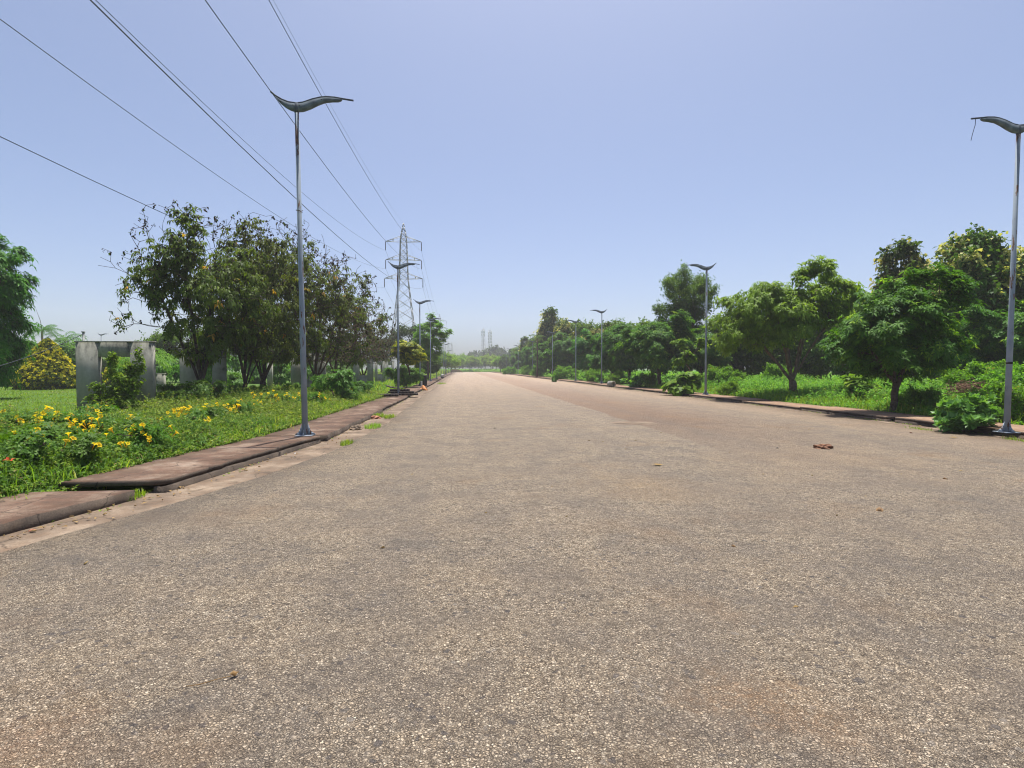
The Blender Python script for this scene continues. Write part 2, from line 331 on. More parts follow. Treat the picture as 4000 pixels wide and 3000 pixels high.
        l = m - D * L * 0.06 - S * Wd * 0.5 + N * fold * Wd; r = m - D * L * 0.06 + S * Wd * 0.5 + N * fold * Wd
        V = np.stack([P, m, t, l, r], 1).reshape(-1, 3)
        base = np.array([(0, 1, 3), (0, 4, 1), (3, 1, 2), (1, 4, 2)])
        Fc = (base[None] + (np.arange(n) * 5)[:, None, None]).reshape(-1, 3)
        s.add(V, Fc, np.repeat(np.broadcast_to(np.asarray(a, float), (n,)), 5), mi)
    def blades(s, P, D, L, w, a, mi=0):
        """grass blades: P base, D lean direction (unit-ish, with z), L length"""
        n = len(P); S = np.cross(D, np.array([[0, 0, 1.0]])); S /= np.maximum(np.linalg.norm(S, axis=1, keepdims=True), 1e-6)
        L = np.broadcast_to(np.asarray(L, float), (n,))[:, None]; w = np.broadcast_to(np.asarray(w, float), (n,))[:, None]
        H = D.copy(); H[:, 2] = 0
        mid = P + D * L * 0.6; tip = P + D * L * 0.92 + H * L * 0.45 - np.array([[0, 0, 1.0]]) * L * 0.08
        V = np.stack([P - S * w * 0.5, P + S * w * 0.5, mid - S * w * 0.4, mid + S * w * 0.4, tip], 1).reshape(-1, 3)
        base = np.array([(0, 1, 3), (0, 3, 2), (2, 3, 4)])
        Fc = (base[None] + (np.arange(n) * 5)[:, None, None]).reshape(-1, 3)
        s.add(V, Fc, np.repeat(np.broadcast_to(np.asarray(a, float), (n,)), 5), mi)

def tag(o, label=None, cat=None, group=None, kind=None):
    for k, v in (('label', label), ('category', cat), ('group', group), ('kind', kind)):
        if v: o[k] = v
    return o

def thing(name, label, cat, loc=(0, 0, 0), rz=0.0, group=None):
    o = bpy.data.objects.new(name, None); C.objects.link(o); o.empty_display_size = 0.2
    o.location = loc; o.rotation_euler = (0, 0, rz)
    return tag(o, label, cat, group)

def dup(root, loc, rz=0.0, sc=1.0, label=None, group=None):
    def cp(o, parent):
        c = o.copy(); C.objects.link(c)
        if parent is not None: c.parent = parent
        for ch in [k for k in bpy.data.objects if k.parent == o]: cp(ch, c)
        return c
    r = cp(root, None); r.location = loc; r.rotation_euler = (0, 0, rz)
    r.scale = (sc, sc, sc) if not isinstance(sc, tuple) else sc
    if label: r['label'] = label
    if group: r['group'] = group
    return r

# ------------------------------------------------------------------ terrain lines
def curve(pts):
    pts = sorted(pts, key=lambda p: p[1]); ys = np.array([p[1] for p in pts]); xs = np.array([p[0] for p in pts])
    return lambda y: np.interp(y, ys, xs)
kl_pts = [G(0, 2042, .12), G(520, 1912, .12), G(630, 1885, .12), G(900, 1806, .12), G(1240, 1707, .12), G(1500, 1590, .12)]
KL = curve([(-9.5, -6.0), (-6.6, 0.5), (-5.1, 3.4)] + kl_pts + [(-2.86, 32), (-2.8, 400)])
al_pts = [G(0, 2164), G(800, 1933), G(1000, 1868), G(1253, 1781), G(1488, 1672)]
AL = curve([(-9.0, -6.0), (-6.0, 0.5), (-4.7, 3.0)] + al_pts + [(-2.2, 32), (-2.25, 400)])
AR = curve([(24, -8), (15.5, 3), (13.0, 8.0), (12.4, 11.4), (12.55, 20), (12.6, 400)])
KR = lambda y: AR(y) + 0.42
LW, RW = 1.25, 1.45                                   # footway widths

def wav(x, y, s=1.0): return (np.sin(x * 0.9 * s + 1.3) * np.cos(y * 0.7 * s) + np.sin(x * 2.1 * s + y * 1.7 * s) * 0.5)
def gz(x, y):
    x = np.asarray(x, float); y = np.asarray(y, float)
    l = KL(y) - LW - x; r = x - (KR(y) + RW)
    zl = np.clip(l + 0.05, 0, 0.2) / 0.2 * 0.1 + np.clip(l - 1, 0, 60) * 0.002 + wav(x, y) * 0.02 * np.clip(l, 0, 1)
    zr = np.clip(r + 0.05, 0, 0.2) / 0.2 * 0.1 + np.clip(r - 0.3, 0, 5) * 0.05 + wav(x, y) * 0.03 * np.clip(r, 0, 1)
    z = -0.12 + np.where(l > -0.05, zl + 0.12, 0) + np.where(r > -0.05, zr + 0.12, 0)
    fend = np.clip((y - 262) / 15, 0, 1)
    return np.where(y > 262, z * (1 - fend) + 0.25 * fend, z)

def grid(name, X, Y, Z, mat, kind='structure'):
    ny, nx = X.shape; mb = MB()
    idx = np.arange(nx * ny).reshape(ny, nx)
    a, b, c, d = idx[:-1, :-1].ravel(), idx[:-1, 1:].ravel(), idx[1:, 1:].ravel(), idx[1:, :-1].ravel()
    mb.add(np.stack([X, Y, Z], -1).reshape(-1, 3), np.concatenate([np.stack([a, b, c], 1), np.stack([a, c, d], 1)]))
    o = mb.build(name, mat, smooth=True); tag(o, kind=kind); return o

def ground():
    ys = np.concatenate([[-400, -120, -40], np.arange(-10, 60, 0.5), np.arange(60, 300, 5), [320, 360, 420, 520, 700, 1000, 1500, 2500]])
    u = np.concatenate([[-2500, -1200, -600, -300, -150, -90], np.arange(-60, -20, 2.0), np.arange(-20, 0.01, 0.5), ])
    rows_x = []
    for y in ys:
        kl, kr = KL(y) - LW, KR(y) + RW
        left = np.concatenate([u + kl, [kl + 0.1, kl + 0.2]])
        mid = np.linspace(kl + 0.4, kr - 0.4, 6)
        right = np.concatenate([[kr - 0.2, kr - 0.1], kr + np.concatenate([np.arange(0, 20.01, 0.5), np.arange(22, 61, 2.0), [90, 150, 300, 600, 1200, 2500]])])
        rows_x.append(np.concatenate([left, mid, right]))
    X = np.array(rows_x); Y = np.repeat(ys[:, None], X.shape[1], 1)
    grid('ground', X, Y, gz(X, Y), M['ground'])
ground()

def strip(name, fa, fb, z, mat, ys, n=8, skirt=0.0):
    ys = np.asarray(ys, float); t = np.linspace(0, 1, n)
    a, b = fa(ys)[:, None], fb(ys)[:, None]
    X = a * (1 - t) + b * t; Y = np.repeat(ys[:, None], n, 1); Z = np.full_like(X, z)
    if skirt:
        X = np.concatenate([X[:, :1], X, X[:, -1:]], 1); Y = np.concatenate([Y[:, :1], Y, Y[:, -1:]], 1)
        Z = np.concatenate([Z[:, :1] - skirt, Z, Z[:, -1:] - skirt], 1)
    return grid(name, X, Y, Z, mat)
YS = np.concatenate([np.arange(-8, 40, 0.4), np.arange(40, 253, 4.0)])
rngj = np.random.default_rng(5)
jl = np.interp(YS, YS[::2], rngj.normal(0, 0.035, len(YS[::2])))
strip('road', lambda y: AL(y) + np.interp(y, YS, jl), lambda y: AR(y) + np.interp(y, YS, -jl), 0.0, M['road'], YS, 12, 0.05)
strip('gutter', lambda y: KL(y) - 0.2, lambda y: AL(y) + 0.3, -0.014, M['gutter'], YS, 4)
strip('gutter', lambda y: AR(y) - 0.3, lambda y: KR(y) + 0.2, -0.012, M['gutter'], YS, 4)

# footway: cover slabs over a roadside drain, each slightly out of line with the next
def slab(side, y0, y1, dx=0.0, dz=0.0, tw=0.0, top=0.12, w=None, mat=None, th=0.065):
    k = KL if side < 0 else KR; w = w or (LW if side < 0 else RW)
    mb = MB(); ny = max(2, int((y1 - y0) / (0.16 if y0 < 25 else .4)) + 1); ys = np.linspace(y0, y1, ny)
    r = np.random.default_rng(int(abs(y0) * 100) + (7 if side > 0 else 0))
    e = r.normal(0, 0.009, ny) + .02 * np.sin(ys * 2.3 + y0) * np.sin(ys * .9) + dx + tw * (ys - y0)
    if side < 0: xa, xb = k(ys) - w + e * 0 + r.normal(0, .02, ny), k(ys) + e
    else: xa, xb = k(ys) + e, k(ys) + w + r.normal(0, .02, ny)
    zt = top + dz
    A = np.stack([xa, ys, np.full(ny, zt)], 1); B = np.stack([xb, ys, np.full(ny, zt) + r.normal(0, .003, ny)], 1)
    A2 = A - (0, 0, th); B2 = B - (0, 0, th)
    V = np.concatenate([A, B, A2, B2]); n = ny; f = []; fm = []
    for i in range(n - 1):
        for q, mi in (((i, n + i, n + i + 1, i + 1), 0), ((n + i, 3 * n + i, 3 * n + i + 1, n + i + 1), 1), ((i + 1, 2 * n + i + 1, 2 * n + i, i), 1), ((2 * n + i, 2 * n + i + 1, 3 * n + i + 1, 3 * n + i), 1)):
            f += [(q[0], q[1], q[2]), (q[0], q[2], q[3])]; fm += [mi, mi]
    for q in ((0, 2 * n, 3 * n, n), (n - 1, 2 * n - 1, 4 * n - 1, 3 * n - 1)):
        f += [(q[0], q[1], q[2]), (q[0], q[2], q[3])]; fm += [1, 1]
    mb.add(V, f); mb.m[-1] = np.array(fm)
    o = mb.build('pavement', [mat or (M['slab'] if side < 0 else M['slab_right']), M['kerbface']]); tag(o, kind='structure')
    if th > .15: return o
    # drain wall under the slab edge, standing a little proud
    kb = MB(); pr = 0.055 if side < 0 else -0.03
    e0 = k(ys) + dx * 0.3 + pr + r.normal(0, .004, ny)
    e1 = e0 - side * 0 - (0.16 if side < 0 else -0.16)
    z1 = zt - th - 0.003; kv = []
    for xx, zz in ((e0, -.1), (e0, z1), (e1, z1), (e1, -.1)): kv.append(np.stack([xx + (r.normal(0, .006, n) if zz > 0 else 0), ys, np.full(n, zz) + (r.normal(0, .004, n) - .008 if zz > 0 else 0)], 1))
    kf = []
    for q in range(3):
        for i in range(n - 1):
            p = (q * n + i, q * n + i + 1, (q + 1) * n + i + 1, (q + 1) * n + i); kf += [(p[0], p[1], p[2]), (p[0], p[2], p[3])]
    for i in (0, n - 1): kf += [(i, n + i, 2 * n + i), (i, 2 * n + i, 3 * n + i)]
    kb.add(np.concatenate(kv), kf)
    kb.build('kerb', M['kerbface'], o)
    return o
y_s1 = G(520, 1912, .12)[1]; y_s2 = G(630, 1886, .12)[1]; y_s2e = G(1240, 1707, .12)[1]; y_s3 = G(1277, 1701, .12)[1]
slab(-1, -5.5, 1.0, th=.2); slab(-1, 1.03, y_s1, dz=-0.015, th=.2)
slab(-1, y_s2, y_s2e, dx=0.0, dz=0.02, tw=0.004)
rr = random.Random(3)
y = y_s3 + 0.0
first = True
while y < 130:
    L = 8.2 if first else rr.choice([3.0, 4.2, 5.0])
    slab(-1, y + (0.05 if not first else 0.0), y + L, dx=(0.1 if first else rr.uniform(-.06, .06)), dz=(0.0 if first else rr.uniform(-.03, .03)), th=(.26 if first else .1))
    y += L + rr.choice([0.0, 0.04, 0.35]); first = False
slab(-1, y, 250)
y = -3.0
while y < 130:
    L = rr.choice([3.2, 4.6, 6.0])
    slab(1, y + 0.03, y + L, dx=rr.uniform(-.07, .07), dz=rr.uniform(-.04, .03)); y += L + rr.choice([0.0, 0.05, 0.3])
slab(1, y, 250)

# ------------------------------------------------------------------ vegetation generators
def unit(v): return v / np.maximum(np.linalg.norm(v, axis=-1, keepdims=True), 1e-9)

def clump_points(rng, blobs, n, nsub, shell=2.0, subr=(0.28, 0.42), flat=0.75):
    """end points of twigs: inside sub-clumps that sit within the crown's ellipsoids"""
    wts = np.array([b[3] * b[4] + b[3] * b[5] for b in blobs]); wts = wts / wts.sum(); out = []; cen = []
    for b, w in zip(blobs, wts):
        k = max(3, int(round(nsub * w))); m = max(6, int(n * w / k))
        d = unit(rng.normal(size=(k, 3))); rad = rng.random(k) ** (1 / shell)
        rad = np.clip(rad, 0.1, 0.85)
        c = np.array(b[:3]) + d * rad[:, None] * np.array(b[3:6])
        for q in c:
            s = rng.uniform(*subr); dd = unit(rng.normal(size=(m, 3))) * (rng.random(m) ** 0.4)[:, None]
            out.append(q + dd * s * np.array(b[3:6]) * np.array([1, 1, flat])); cen.append(np.repeat(q[None], m, 0))
    return np.concatenate(out), np.concatenate(cen)

def skeleton(rng, trunk, ends, step=0.35, pw=0.35, bend=0.25, stems=()):
    """trunk: list of points; every end is joined to the cheapest node of the tree so far"""
    pos = [np.array(p, float) for p in trunk]; par = [-1] + list(range(len(trunk) - 1))
    plen = [0.0]
    for i in range(1, len(pos)): plen.append(plen[-1] + np.linalg.norm(pos[i] - pos[i - 1]))
    nt = len(trunk); lock = max(1, nt - 3); fork = pos[-1]
    for st in stems:
        e = np.array(st, float); j = nt - 1 - int(rng.integers(0, 2)); p0 = pos[j]; ctrl = p0 * .55 + e * .45; ctrl[2] += .12 * np.linalg.norm(e - p0) * rng.uniform(-.3, 1.0); prev = j; k = 9
        for q in range(1, k + 1):
            t = q / k; p = (1 - t) ** 2 * p0 + 2 * t * (1 - t) * ctrl + t * t * e + rng.normal(0, .018, 3); par.append(prev); plen.append(plen[prev] + .6 * np.linalg.norm(p - pos[prev])); pos.append(p); prev = len(pos) - 1
    order = np.argsort(np.linalg.norm(ends - fork, axis=1)); tips = np.zeros(len(ends), int)
    n0 = len(pos); cap = n0 + len(ends) * 14
    PA = np.zeros((cap, 3)); PL = np.zeros(cap); PA[:n0] = pos; PL[:n0] = plen; N = n0; par += [0] * (cap - n0)
    for e in order:
        d = np.linalg.norm(PA[lock:N] - ends[e], axis=1)
        low = np.maximum(0, PA[lock:N, 2] - ends[e][2]) * 0.5
        j = lock + int(np.argmin(d + pw * PL[lock:N] + low)); dist = np.linalg.norm(PA[j] - ends[e])
        k = max(1, min(12, int(round(dist / step)))); p0 = PA[j]; prev = j
        gp = par[j]; dirp = unit(p0 - PA[gp]) if gp >= 0 else np.array([0, 0, 1.0])
        ctrl = p0 + dirp * dist * bend + np.array([0, 0, dist * 0.08]) + rng.normal(0, 0.05 * dist, 3)
        for q in range(1, k + 1):
            t = q / k; p = (1 - t) ** 2 * p0 + 2 * t * (1 - t) * ctrl + t * t * ends[e]
            if q < k: p = p + rng.normal(0, 0.02 * min(dist, 1), 3)
            PA[N] = p; par[N] = prev; PL[N] = PL[prev] + np.linalg.norm(p - PA[prev]); prev = N; N += 1
        tips[e] = prev
    par = np.array(par[:N]); PA = PA[:N]
    cnt = np.zeros(N); cnt[tips] = 1
    for i in range(N - 1, 0, -1):
        cnt[par[i]] += cnt[i]
    return PA, par, np.maximum(cnt, 0.5), tips, nt

def wood(mb, PA, par, cnt, nt, rb, rt, power=0.5, sides=6, flare=1.35):
    tot = cnt[0]; r = rt + (rb - rt) * (cnt / tot) ** power
    r[0] *= flare
    i = np.arange(1, len(PA)); p = par[i]
    ra = np.minimum(r[p], r[i] * 1.25); ra[i < nt] = r[p][i < nt]
    big = r[i] > 0.03
    A, B = PA[p], PA[i]; ext = (B - A) * 0.06
    mb.segs(A[big] - ext[big], B[big] + ext[big], ra[big], r[i][big], sides)
    mb.segs(A[~big], B[~big], ra[~big], r[i][~big], 3)

def whorls(mb, rng, Cn, Ax, n, L, Wd, droop, fold, vfun, tilt=(0.0, 0.5), mi=0):
    k = len(Cn); Ax = unit(Ax)
    ref = np.where(np.abs(Ax[:, 2:3]) > 0.95, np.array([[1.0, 0, 0]]), np.array([[0, 0, 1.0]]))
    u = unit(np.cross(Ax, ref)); w = np.cross(Ax, u)
    an = (np.arange(n)[None] * 2 * math.pi / n + rng.uniform(0, 6.28, (k, 1)) + rng.normal(0, 0.25, (k, n)))
    tl = rng.uniform(*tilt, (k, n))
    D = (np.cos(an) * np.cos(tl))[..., None] * u[:, None] + (np.sin(an) * np.cos(tl))[..., None] * w[:, None] + np.sin(tl)[..., None] * Ax[:, None]
    P = np.repeat(Cn[:, None], n, 1) + D * 0.01
    U = np.repeat(Ax[:, None], n, 1) + rng.normal(0, 0.15, (k, n, 3))
    Ls = L * rng.uniform(0.65, 1.2, (k, n)); vv = vfun(k)[:, None] + rng.normal(0, 0.06, (k, n))
    mb.leaves(P.reshape(-1, 3), D.reshape(-1, 3), U.reshape(-1, 3), Ls.ravel(), (Ls * Wd / L).ravel(), rng.uniform(0.6, 1.2, k * n) * droop, fold, np.clip(vv, 0, 1).ravel(), mi)

def sprays(mb, rng, Cn, Ax, n, tl, L, Wd, droop, fold, vfun, mi=0):
    k = len(Cn); Ax = unit(Ax)
    s = rng.uniform(-0.6, 0.5, (k, n)) * tl
    P = Cn[:, None] + Ax[:, None] * s[..., None] + rng.normal(0, tl * 0.22, (k, n, 3))
    D = unit(rng.normal(size=(k, n, 3)) + Ax[:, None] * 0.7 + np.array([0, 0, -0.15]))
    U = unit(rng.normal(0, 0.55, (k, n, 3)) + np.array([0, 0, 1.0]))
    Ls = L * rng.uniform(0.6, 1.25, (k, n)); vv = vfun(k)[:, None] + rng.normal(0, 0.07, (k, n))
    mb.leaves(P.reshape(-1, 3), D.reshape(-1, 3), U.reshape(-1, 3), Ls.ravel(), (Ls * Wd / L).ravel(), rng.uniform(0.3, 1.2, k * n) * droop, fold, np.clip(vv, 0, 1).ravel(), mi)

def tree(name, label, cat, loc, blobs, fork, rb, style, seed, group=None, rz=0.0, lean=(0, 0), stems=()):
    rng = np.random.default_rng(seed)
    S = style; t = thing(name, label, cat, loc, rz, group)
    ends, cen = clump_points(rng, blobs, S['ends'], S['nsub'], S.get('shell', 2.0), S.get('subr', (0.28, 0.42)), S.get('flat', 0.75))
    ends[:, 2] = np.maximum(ends[:, 2], S.get('zmin', 0.25))
    k = 5; tr = []
    for i in range(k + 1):
        q = i / k; tr.append((lean[0] * q ** 1.3 + rng.normal(0, .02) * (i > 0), lean[1] * q ** 1.3 + rng.normal(0, .02) * (i > 0), fork * q - (0.15 if i == 0 else 0)))
    ns0 = len(ends)
    if 'spikes' in S:
        k_ = S['spikes']; wts = np.array([b_[3] * b_[5] for b_ in blobs]); bi = rng.choice(len(blobs), k_, p=wts / wts.sum()); bb = np.array(blobs)[bi]
        d_ = unit(rng.normal(size=(k_, 3)) * (1, .8, 1) + (0, 0, .5)); sp = bb[:, :3] + d_ * bb[:, 3:6] * rng.uniform(.95, 1.22, (k_, 1)); sp[:, 2] = np.maximum(sp[:, 2], 2.2); ends = np.concatenate([ends, sp])
    PA, par, cnt, tips, nt = skeleton(rng, tr, ends, S.get('step', 0.4), S.get('pw', 0.35), S.get('bend', 0.3), stems)
    wb = MB(); wood(wb, PA, par, cnt, nt, rb, S.get('rt', 0.006), S.get('power', 0.6), 7)
    wb.build(S.get('wood', 'trunk'), S['bark'], t)
    cb = MB(); fol = tips[:ns0]; spk = tips[ns0:]; tips = tips[:ns0]
    if S.get('leafy', 1) < 1: 
        keep = rng.random(len(tips)) < S['leafy']
        if 'bare' in S: keep &= S['bare'](PA[tips], rng)
        fol = tips[keep]
    m = S['per']; idx = np.repeat(fol, m); base = PA[idx]; pr = PA[par[idx]]
    q = rng.random(len(idx)) ** 1.5 * S.get('back', 0.7)
    Cn = base + (pr - base) * q[:, None] + rng.normal(0, S['jit'], (len(idx), 3))
    out = unit(Cn - np.mean(ends, 0)); Ax = unit(unit(base - pr) * 0.5 + out * S.get('outw', 0.5) + np.array([0, 0, S.get('upw', 0.6)]) + rng.normal(0, 0.2, (len(idx), 3)))
    zr = (Cn[:, 2] - ends[:, 2].min()) / max(1e-3, np.ptp(ends[:, 2]))
    cent = np.mean(ends, 0); ext = np.array([np.ptp(ends[:, 0]), np.ptp(ends[:, 1]), np.ptp(ends[:, 2])]) / 2
    orad = np.linalg.norm((Cn - cent) / ext, axis=1)
    cl = rng.random(len(ends))
    def vf(k_):
        v = rng.uniform(0.12, 0.8, k_) * 0.6 + 0.3 * np.repeat(rng.random(len(fol)), m)
        if 'bloom' in S: 
            b = S['bloom'](Cn, zr, orad, rng, np.repeat(rng.random(len(fol)), m)); v = np.where(b, rng.uniform(0.88, 1.0, k_), v)
        if 'young' in S: v = np.clip(v + S['young'](Cn, zr, orad, rng), 0, 1)
        return v
    if S['kind'] == 'whorl': whorls(cb, rng, Cn, Ax, S['n'], S['L'], S['W'], S.get('droop', 0.6), S.get('fold', 0.12), vf, S.get('tilt', (0, .5)))
    else: sprays(cb, rng, Cn, Ax, S['n'], S.get('tl', 0.3), S['L'], S['W'], S.get('droop', 0.6), S.get('fold', 0.12), vf)
    if 'pods' in S:
        pt = np.concatenate([tips[S['pods'](PA[tips], rng)], spk[rng.random(len(spk)) < .6]])
        sprays(cb, rng, PA[pt] + rng.normal(0, .03, (len(pt), 3)), np.repeat([[0, 0, -1.0]], len(pt), 0), 4, 0.09, 0.12, 0.08, 0.5, 0.25, lambda k_: np.full(k_, 0.02))
    cb.build(S.get('crownname', 'crown'), S['leaf'], t)
    return t

def Lc(px, D, dz=0.0):
    x, y = W(px, D); return (x, y, float(gz(x, y)) + dz)

def PR(px, D, xmin=16.2):
    """a spot behind the right footway in column px, and how much larger things must be there"""
    D2 = D
    while W(px, D2)[0] < xmin and D2 < 400: D2 += .5
    return Lc(px, D2), D2 / D

# styles -----------------------------------------------------------
ST = {}
ST['dusky'] = dict(ends=1050, nsub=96, spikes=240, per=4, n=6, L=0.21, W=0.085, kind='whorl', droop=1.2, tilt=(-0.3, 0.4), leaf=M['dusky'], bark=M['bark_dark'], jit=0.1, leafy=0.64, back=0.9,
                   upw=0.5, rt=0.006, shell=1.7, subr=(0.22, 0.36), flat=0.95, step=0.33, pw=0.22, power=0.6, zmin=1.9,
                   bare=lambda P, r: ~((r.random(len(P)) < 0.75) & (P[:, 0] < -2.0)),
                   pods=lambda P, r: (r.random(len(P)) < 0.55) & (P[:, 2] > np.quantile(P[:, 2], 0.6)),
                   bloom=lambda C_, z, o, r, k: r.random(len(C_)) < 0.012)
M['bark_brown'] = bark_mat('brown_twig_bark', (0.07, 0.045, 0.032), (0.15, 0.1, 0.07))
ST['brown'] = dict(ST['dusky'], leafy=0.56, ends=1350, nsub=120, spikes=650, bark=M['bark_brown'], rt=.008, bare=lambda P, r: ~((r.random(len(P)) < 0.8) & (P[:, 2] < 4.6) & (P[:, 0] > -.6)))
ST['mango'] = dict(ends=1100, nsub=120, per=9, n=7, L=0.27, W=0.085, kind='whorl', droop=0.85, tilt=(-0.2, 0.4), leaf=M['mango'], bark=M['bark'], jit=0.16, shell=3.0, subr=(0.16, 0.26))
ST['alst'] = dict(ends=640, nsub=70, per=8, n=7, L=0.21, W=0.06, kind='whorl', droop=0.7, tilt=(-0.1, 0.45), leaf=M['alst'], bark=M['bark'], jit=0.13, shell=2.4, subr=(0.2, 0.32), flat=0.55, upw=1.1,
                  young=lambda C_, z, o, r: np.where(r.random(len(C_)) < 0.12, 0.4, 0.0))
ST['light'] = dict(ends=1150, nsub=125, per=6, n=6, L=0.23, W=0.09, kind='whorl', droop=1.0, tilt=(-0.15, 0.3), leaf=M['light'], bark=M['bark_light'], jit=0.14, shell=1.8, subr=(0.2, 0.32), flat=0.6, upw=1.0, power=0.62, pw=0.15)
ST['teak'] = dict(ends=620, nsub=70, per=7, n=6, L=0.34, W=0.18, kind='spray', tl=0.4, droop=0.9, leaf=M['teak'], bark=M['bark'], jit=0.2, shell=2.2, subr=(0.18, 0.3), flat=0.9,
                  bloom=lambda C_, z, o, r, k: (k < 0.36) & (o > 0.55) & (z > 0.35))
ST['tall'] = dict(ends=760, nsub=84, per=7, n=9, L=0.22, W=0.1, kind='spray', tl=0.4, droop=0.6, leaf=M['tall'], bark=M['bark_dark'], jit=0.22, shell=2.2, subr=(0.16, 0.28), flat=0.9,
                  young=lambda C_, z, o, r: np.where(o > 0.8, 0.2, 0.0))
ST['bright'] = dict(ends=420, nsub=50, per=7, n=7, L=0.23, W=0.1, kind='whorl', droop=0.5, tilt=(-0.1, 0.3), leaf=M['bright'], bark=M['bark'], jit=0.14, shell=1.9, subr=(0.2, 0.34), flat=0.4, upw=1.3)
ST['far'] = dict(ends=200, nsub=34, per=6, n=7, L=0.55, W=0.32, kind='spray', tl=0.6, droop=0.5, leaf=M['grey'], bark=M['bark'], jit=0.3, shell=2.2, subr=(0.2, 0.34), flat=0.55, step=0.8)
ST['shrub'] = dict(ends=110, nsub=18, per=6, n=6, L=0.15, W=0.07, kind='whorl', droop=0.8, tilt=(-0.1, 0.5), leaf=M['shrub'], bark=M['bark'], jit=0.07, shell=2.5, subr=(0.22, 0.36), wood='stem', crownname='foliage', step=0.2, zmin=0.08)
ST['mound'] = dict(ends=220, nsub=34, per=8, n=6, L=0.13, W=0.08, kind='spray', tl=0.2, droop=0.5, leaf=M['rweed'], bark=M['bark'], jit=0.1, shell=3.0, subr=(0.2, 0.34), wood='stem', crownname='foliage', step=0.25, zmin=0.1)
ST['milk'] = dict(ends=90, nsub=14, per=2, n=6, L=0.2, W=0.125, kind='whorl', droop=0.0, tilt=(0.3, 1.0), fold=0.1, leaf=M['broad'], bark=M['bark_light'], jit=0.03, shell=2.2, subr=(0.25, 0.4), wood='stem', crownname='foliage', step=0.12, zmin=0.06, upw=0.9, rt=0.005)
ST['bigleaf'] = dict(ends=46, nsub=10, per=2, n=3, L=0.42, W=0.36, kind='whorl', droop=0.7, tilt=(0.0, 0.6), fold=0.06, leaf=M['bright'], bark=M['bark_light'], jit=0.05, shell=2.2, subr=(0.25, 0.4), wood='stem', crownname='foliage', step=0.15, zmin=0.1, upw=1.2)

def topiary(name, label, cat, loc, prof, mat, n, L, Wd, seed, group=None, young=None, rough=.1, wood='trunk', crownname='foliage', rb=.08):
    """a dense clipped crown: leaves packed on and under a lumpy surface of revolution prof(z)"""
    rng = np.random.default_rng(seed); t = thing(name, label, cat, loc, 0, group); zs = np.array([p[0] for p in prof]); rs = np.array([p[1] for p in prof])
    wb = MB(); wb.tube([(0, 0, -.2), (.03, 0, zs[0] + .3 * np.ptp(zs)), (0, 0, zs[-1] - .25 * np.ptp(zs))], [rb, rb * .8, rb * .3], 8)
    for k in range(26):
        z = rng.uniform(zs[0] + .1, zs[-1] - .2); a = rng.uniform(0, 6.28); r_ = np.interp(z, zs, rs) * .9
        wb.tube([(0, 0, max(.2, z - .4)), (math.cos(a) * r_ * .5, math.sin(a) * r_ * .5, z - .1), (math.cos(a) * r_, math.sin(a) * r_, z)], [rb * .3, rb * .2, .006], 5)
    wb.build(wood, M['bark'], t)
    w = np.interp(np.linspace(zs[0], zs[-1], 200), zs, rs) + .15; z = rng.choice(np.linspace(zs[0], zs[-1], 200), n, p=w / w.sum()) + rng.normal(0, .02, n)
    a = rng.uniform(0, 2 * math.pi, n); lump_ = 1 + rough * np.sin(a * 3 + z * 2.1) * np.cos(z * 3.7 + a) + rough * .8 * np.sin(a * 7 + z * 5.2) * np.sin(z * 8 + 1)
    dep = 1 - np.abs(rng.normal(0, .13, n)); dep = np.where(rng.random(n) < .06, rng.uniform(1.0, 1.1, n), dep); r_ = np.interp(z, zs, rs) * lump_ * dep
    P = np.stack([np.cos(a) * r_, np.sin(a) * r_, z], 1); nr = np.gradient(rs, zs); out = unit(np.stack([np.cos(a), np.sin(a), np.clip(-np.interp(z, zs, nr), -.2, 2)], 1))
    cb = MB(); v = lambda k: np.clip(rng.uniform(.12, .75, k) + (young(P, dep, rng) if young else 0), .1, 1)
    whorls(cb, rng, P, out + rng.normal(0, .35, (n, 3)) + (0, 0, .3), 5, L, Wd, .4, .15, v, (0.1, 1.0)); cb.build(crownname, mat, t); return t

def E(*b): return list(b)

# ------------------------------------------------------------------ left side: row of dusky half-bare trees
lt = 'half bare trees beside the concrete walls'
tree('dusky_tree', 'tall half bare tree with dark seed pods, rising highest at the left of its row', 'tree', Lc(770, 22.5), E((-1.6, 0, 4.7, 1.6, 1.7, 2.1), (-.6, 0, 5.9, 1.6, 1.6, 2.0), (1.1, 0, 4.9, 2.2, 2.0, 2.3), (.3, 0, 2.9, 2.2, 1.6, 1.3)), .9, 0.12, ST['dusky'], 11, lt, lean=(0.15, 0), stems=[(-1.4, .2, 4.2), (-.3, -.3, 5.2), (.5, .3, 4.6), (1.2, -.2, 3.8), (-.6, .5, 3.6)])
tree('dusky_tree', 'half bare tree growing straight behind the second concrete wall, yellowish leaves', 'tree', Lc(955, 26), E((-1.2, 0, 5.3, 2.2, 2.2, 2.6), (.9, 0, 5.4, 2.2, 2.2, 2.8), (-.2, 0, 3.0, 2.9, 2.0, 1.5)), .8, 0.11, ST['dusky'], 12, lt, stems=[(-.9, .2, 4.6), (.2, -.3, 5.2), (.9, .3, 4.6), (1.4, -.2, 3.4)])
tree('dusky_tree', 'forked half bare tree with thick black trunk, just left of the nearest lamp pole', 'tree', Lc(1022, 30), E((.0, 0, 5.8, 2.2, 2.4, 2.9), (1.6, 0, 5.8, 2.2, 2.4, 3.0), (.6, 0, 3.2, 3.2, 2.2, 1.6)), .9, 0.17, ST['dusky'], 13, lt, lean=(.1, 0), stems=[(1.3, .1, 3.4), (1.9, .4, 5.0), (-.9, -.2, 4.2), (.3, .3, 5.4), (-.2, -.4, 3.2)])
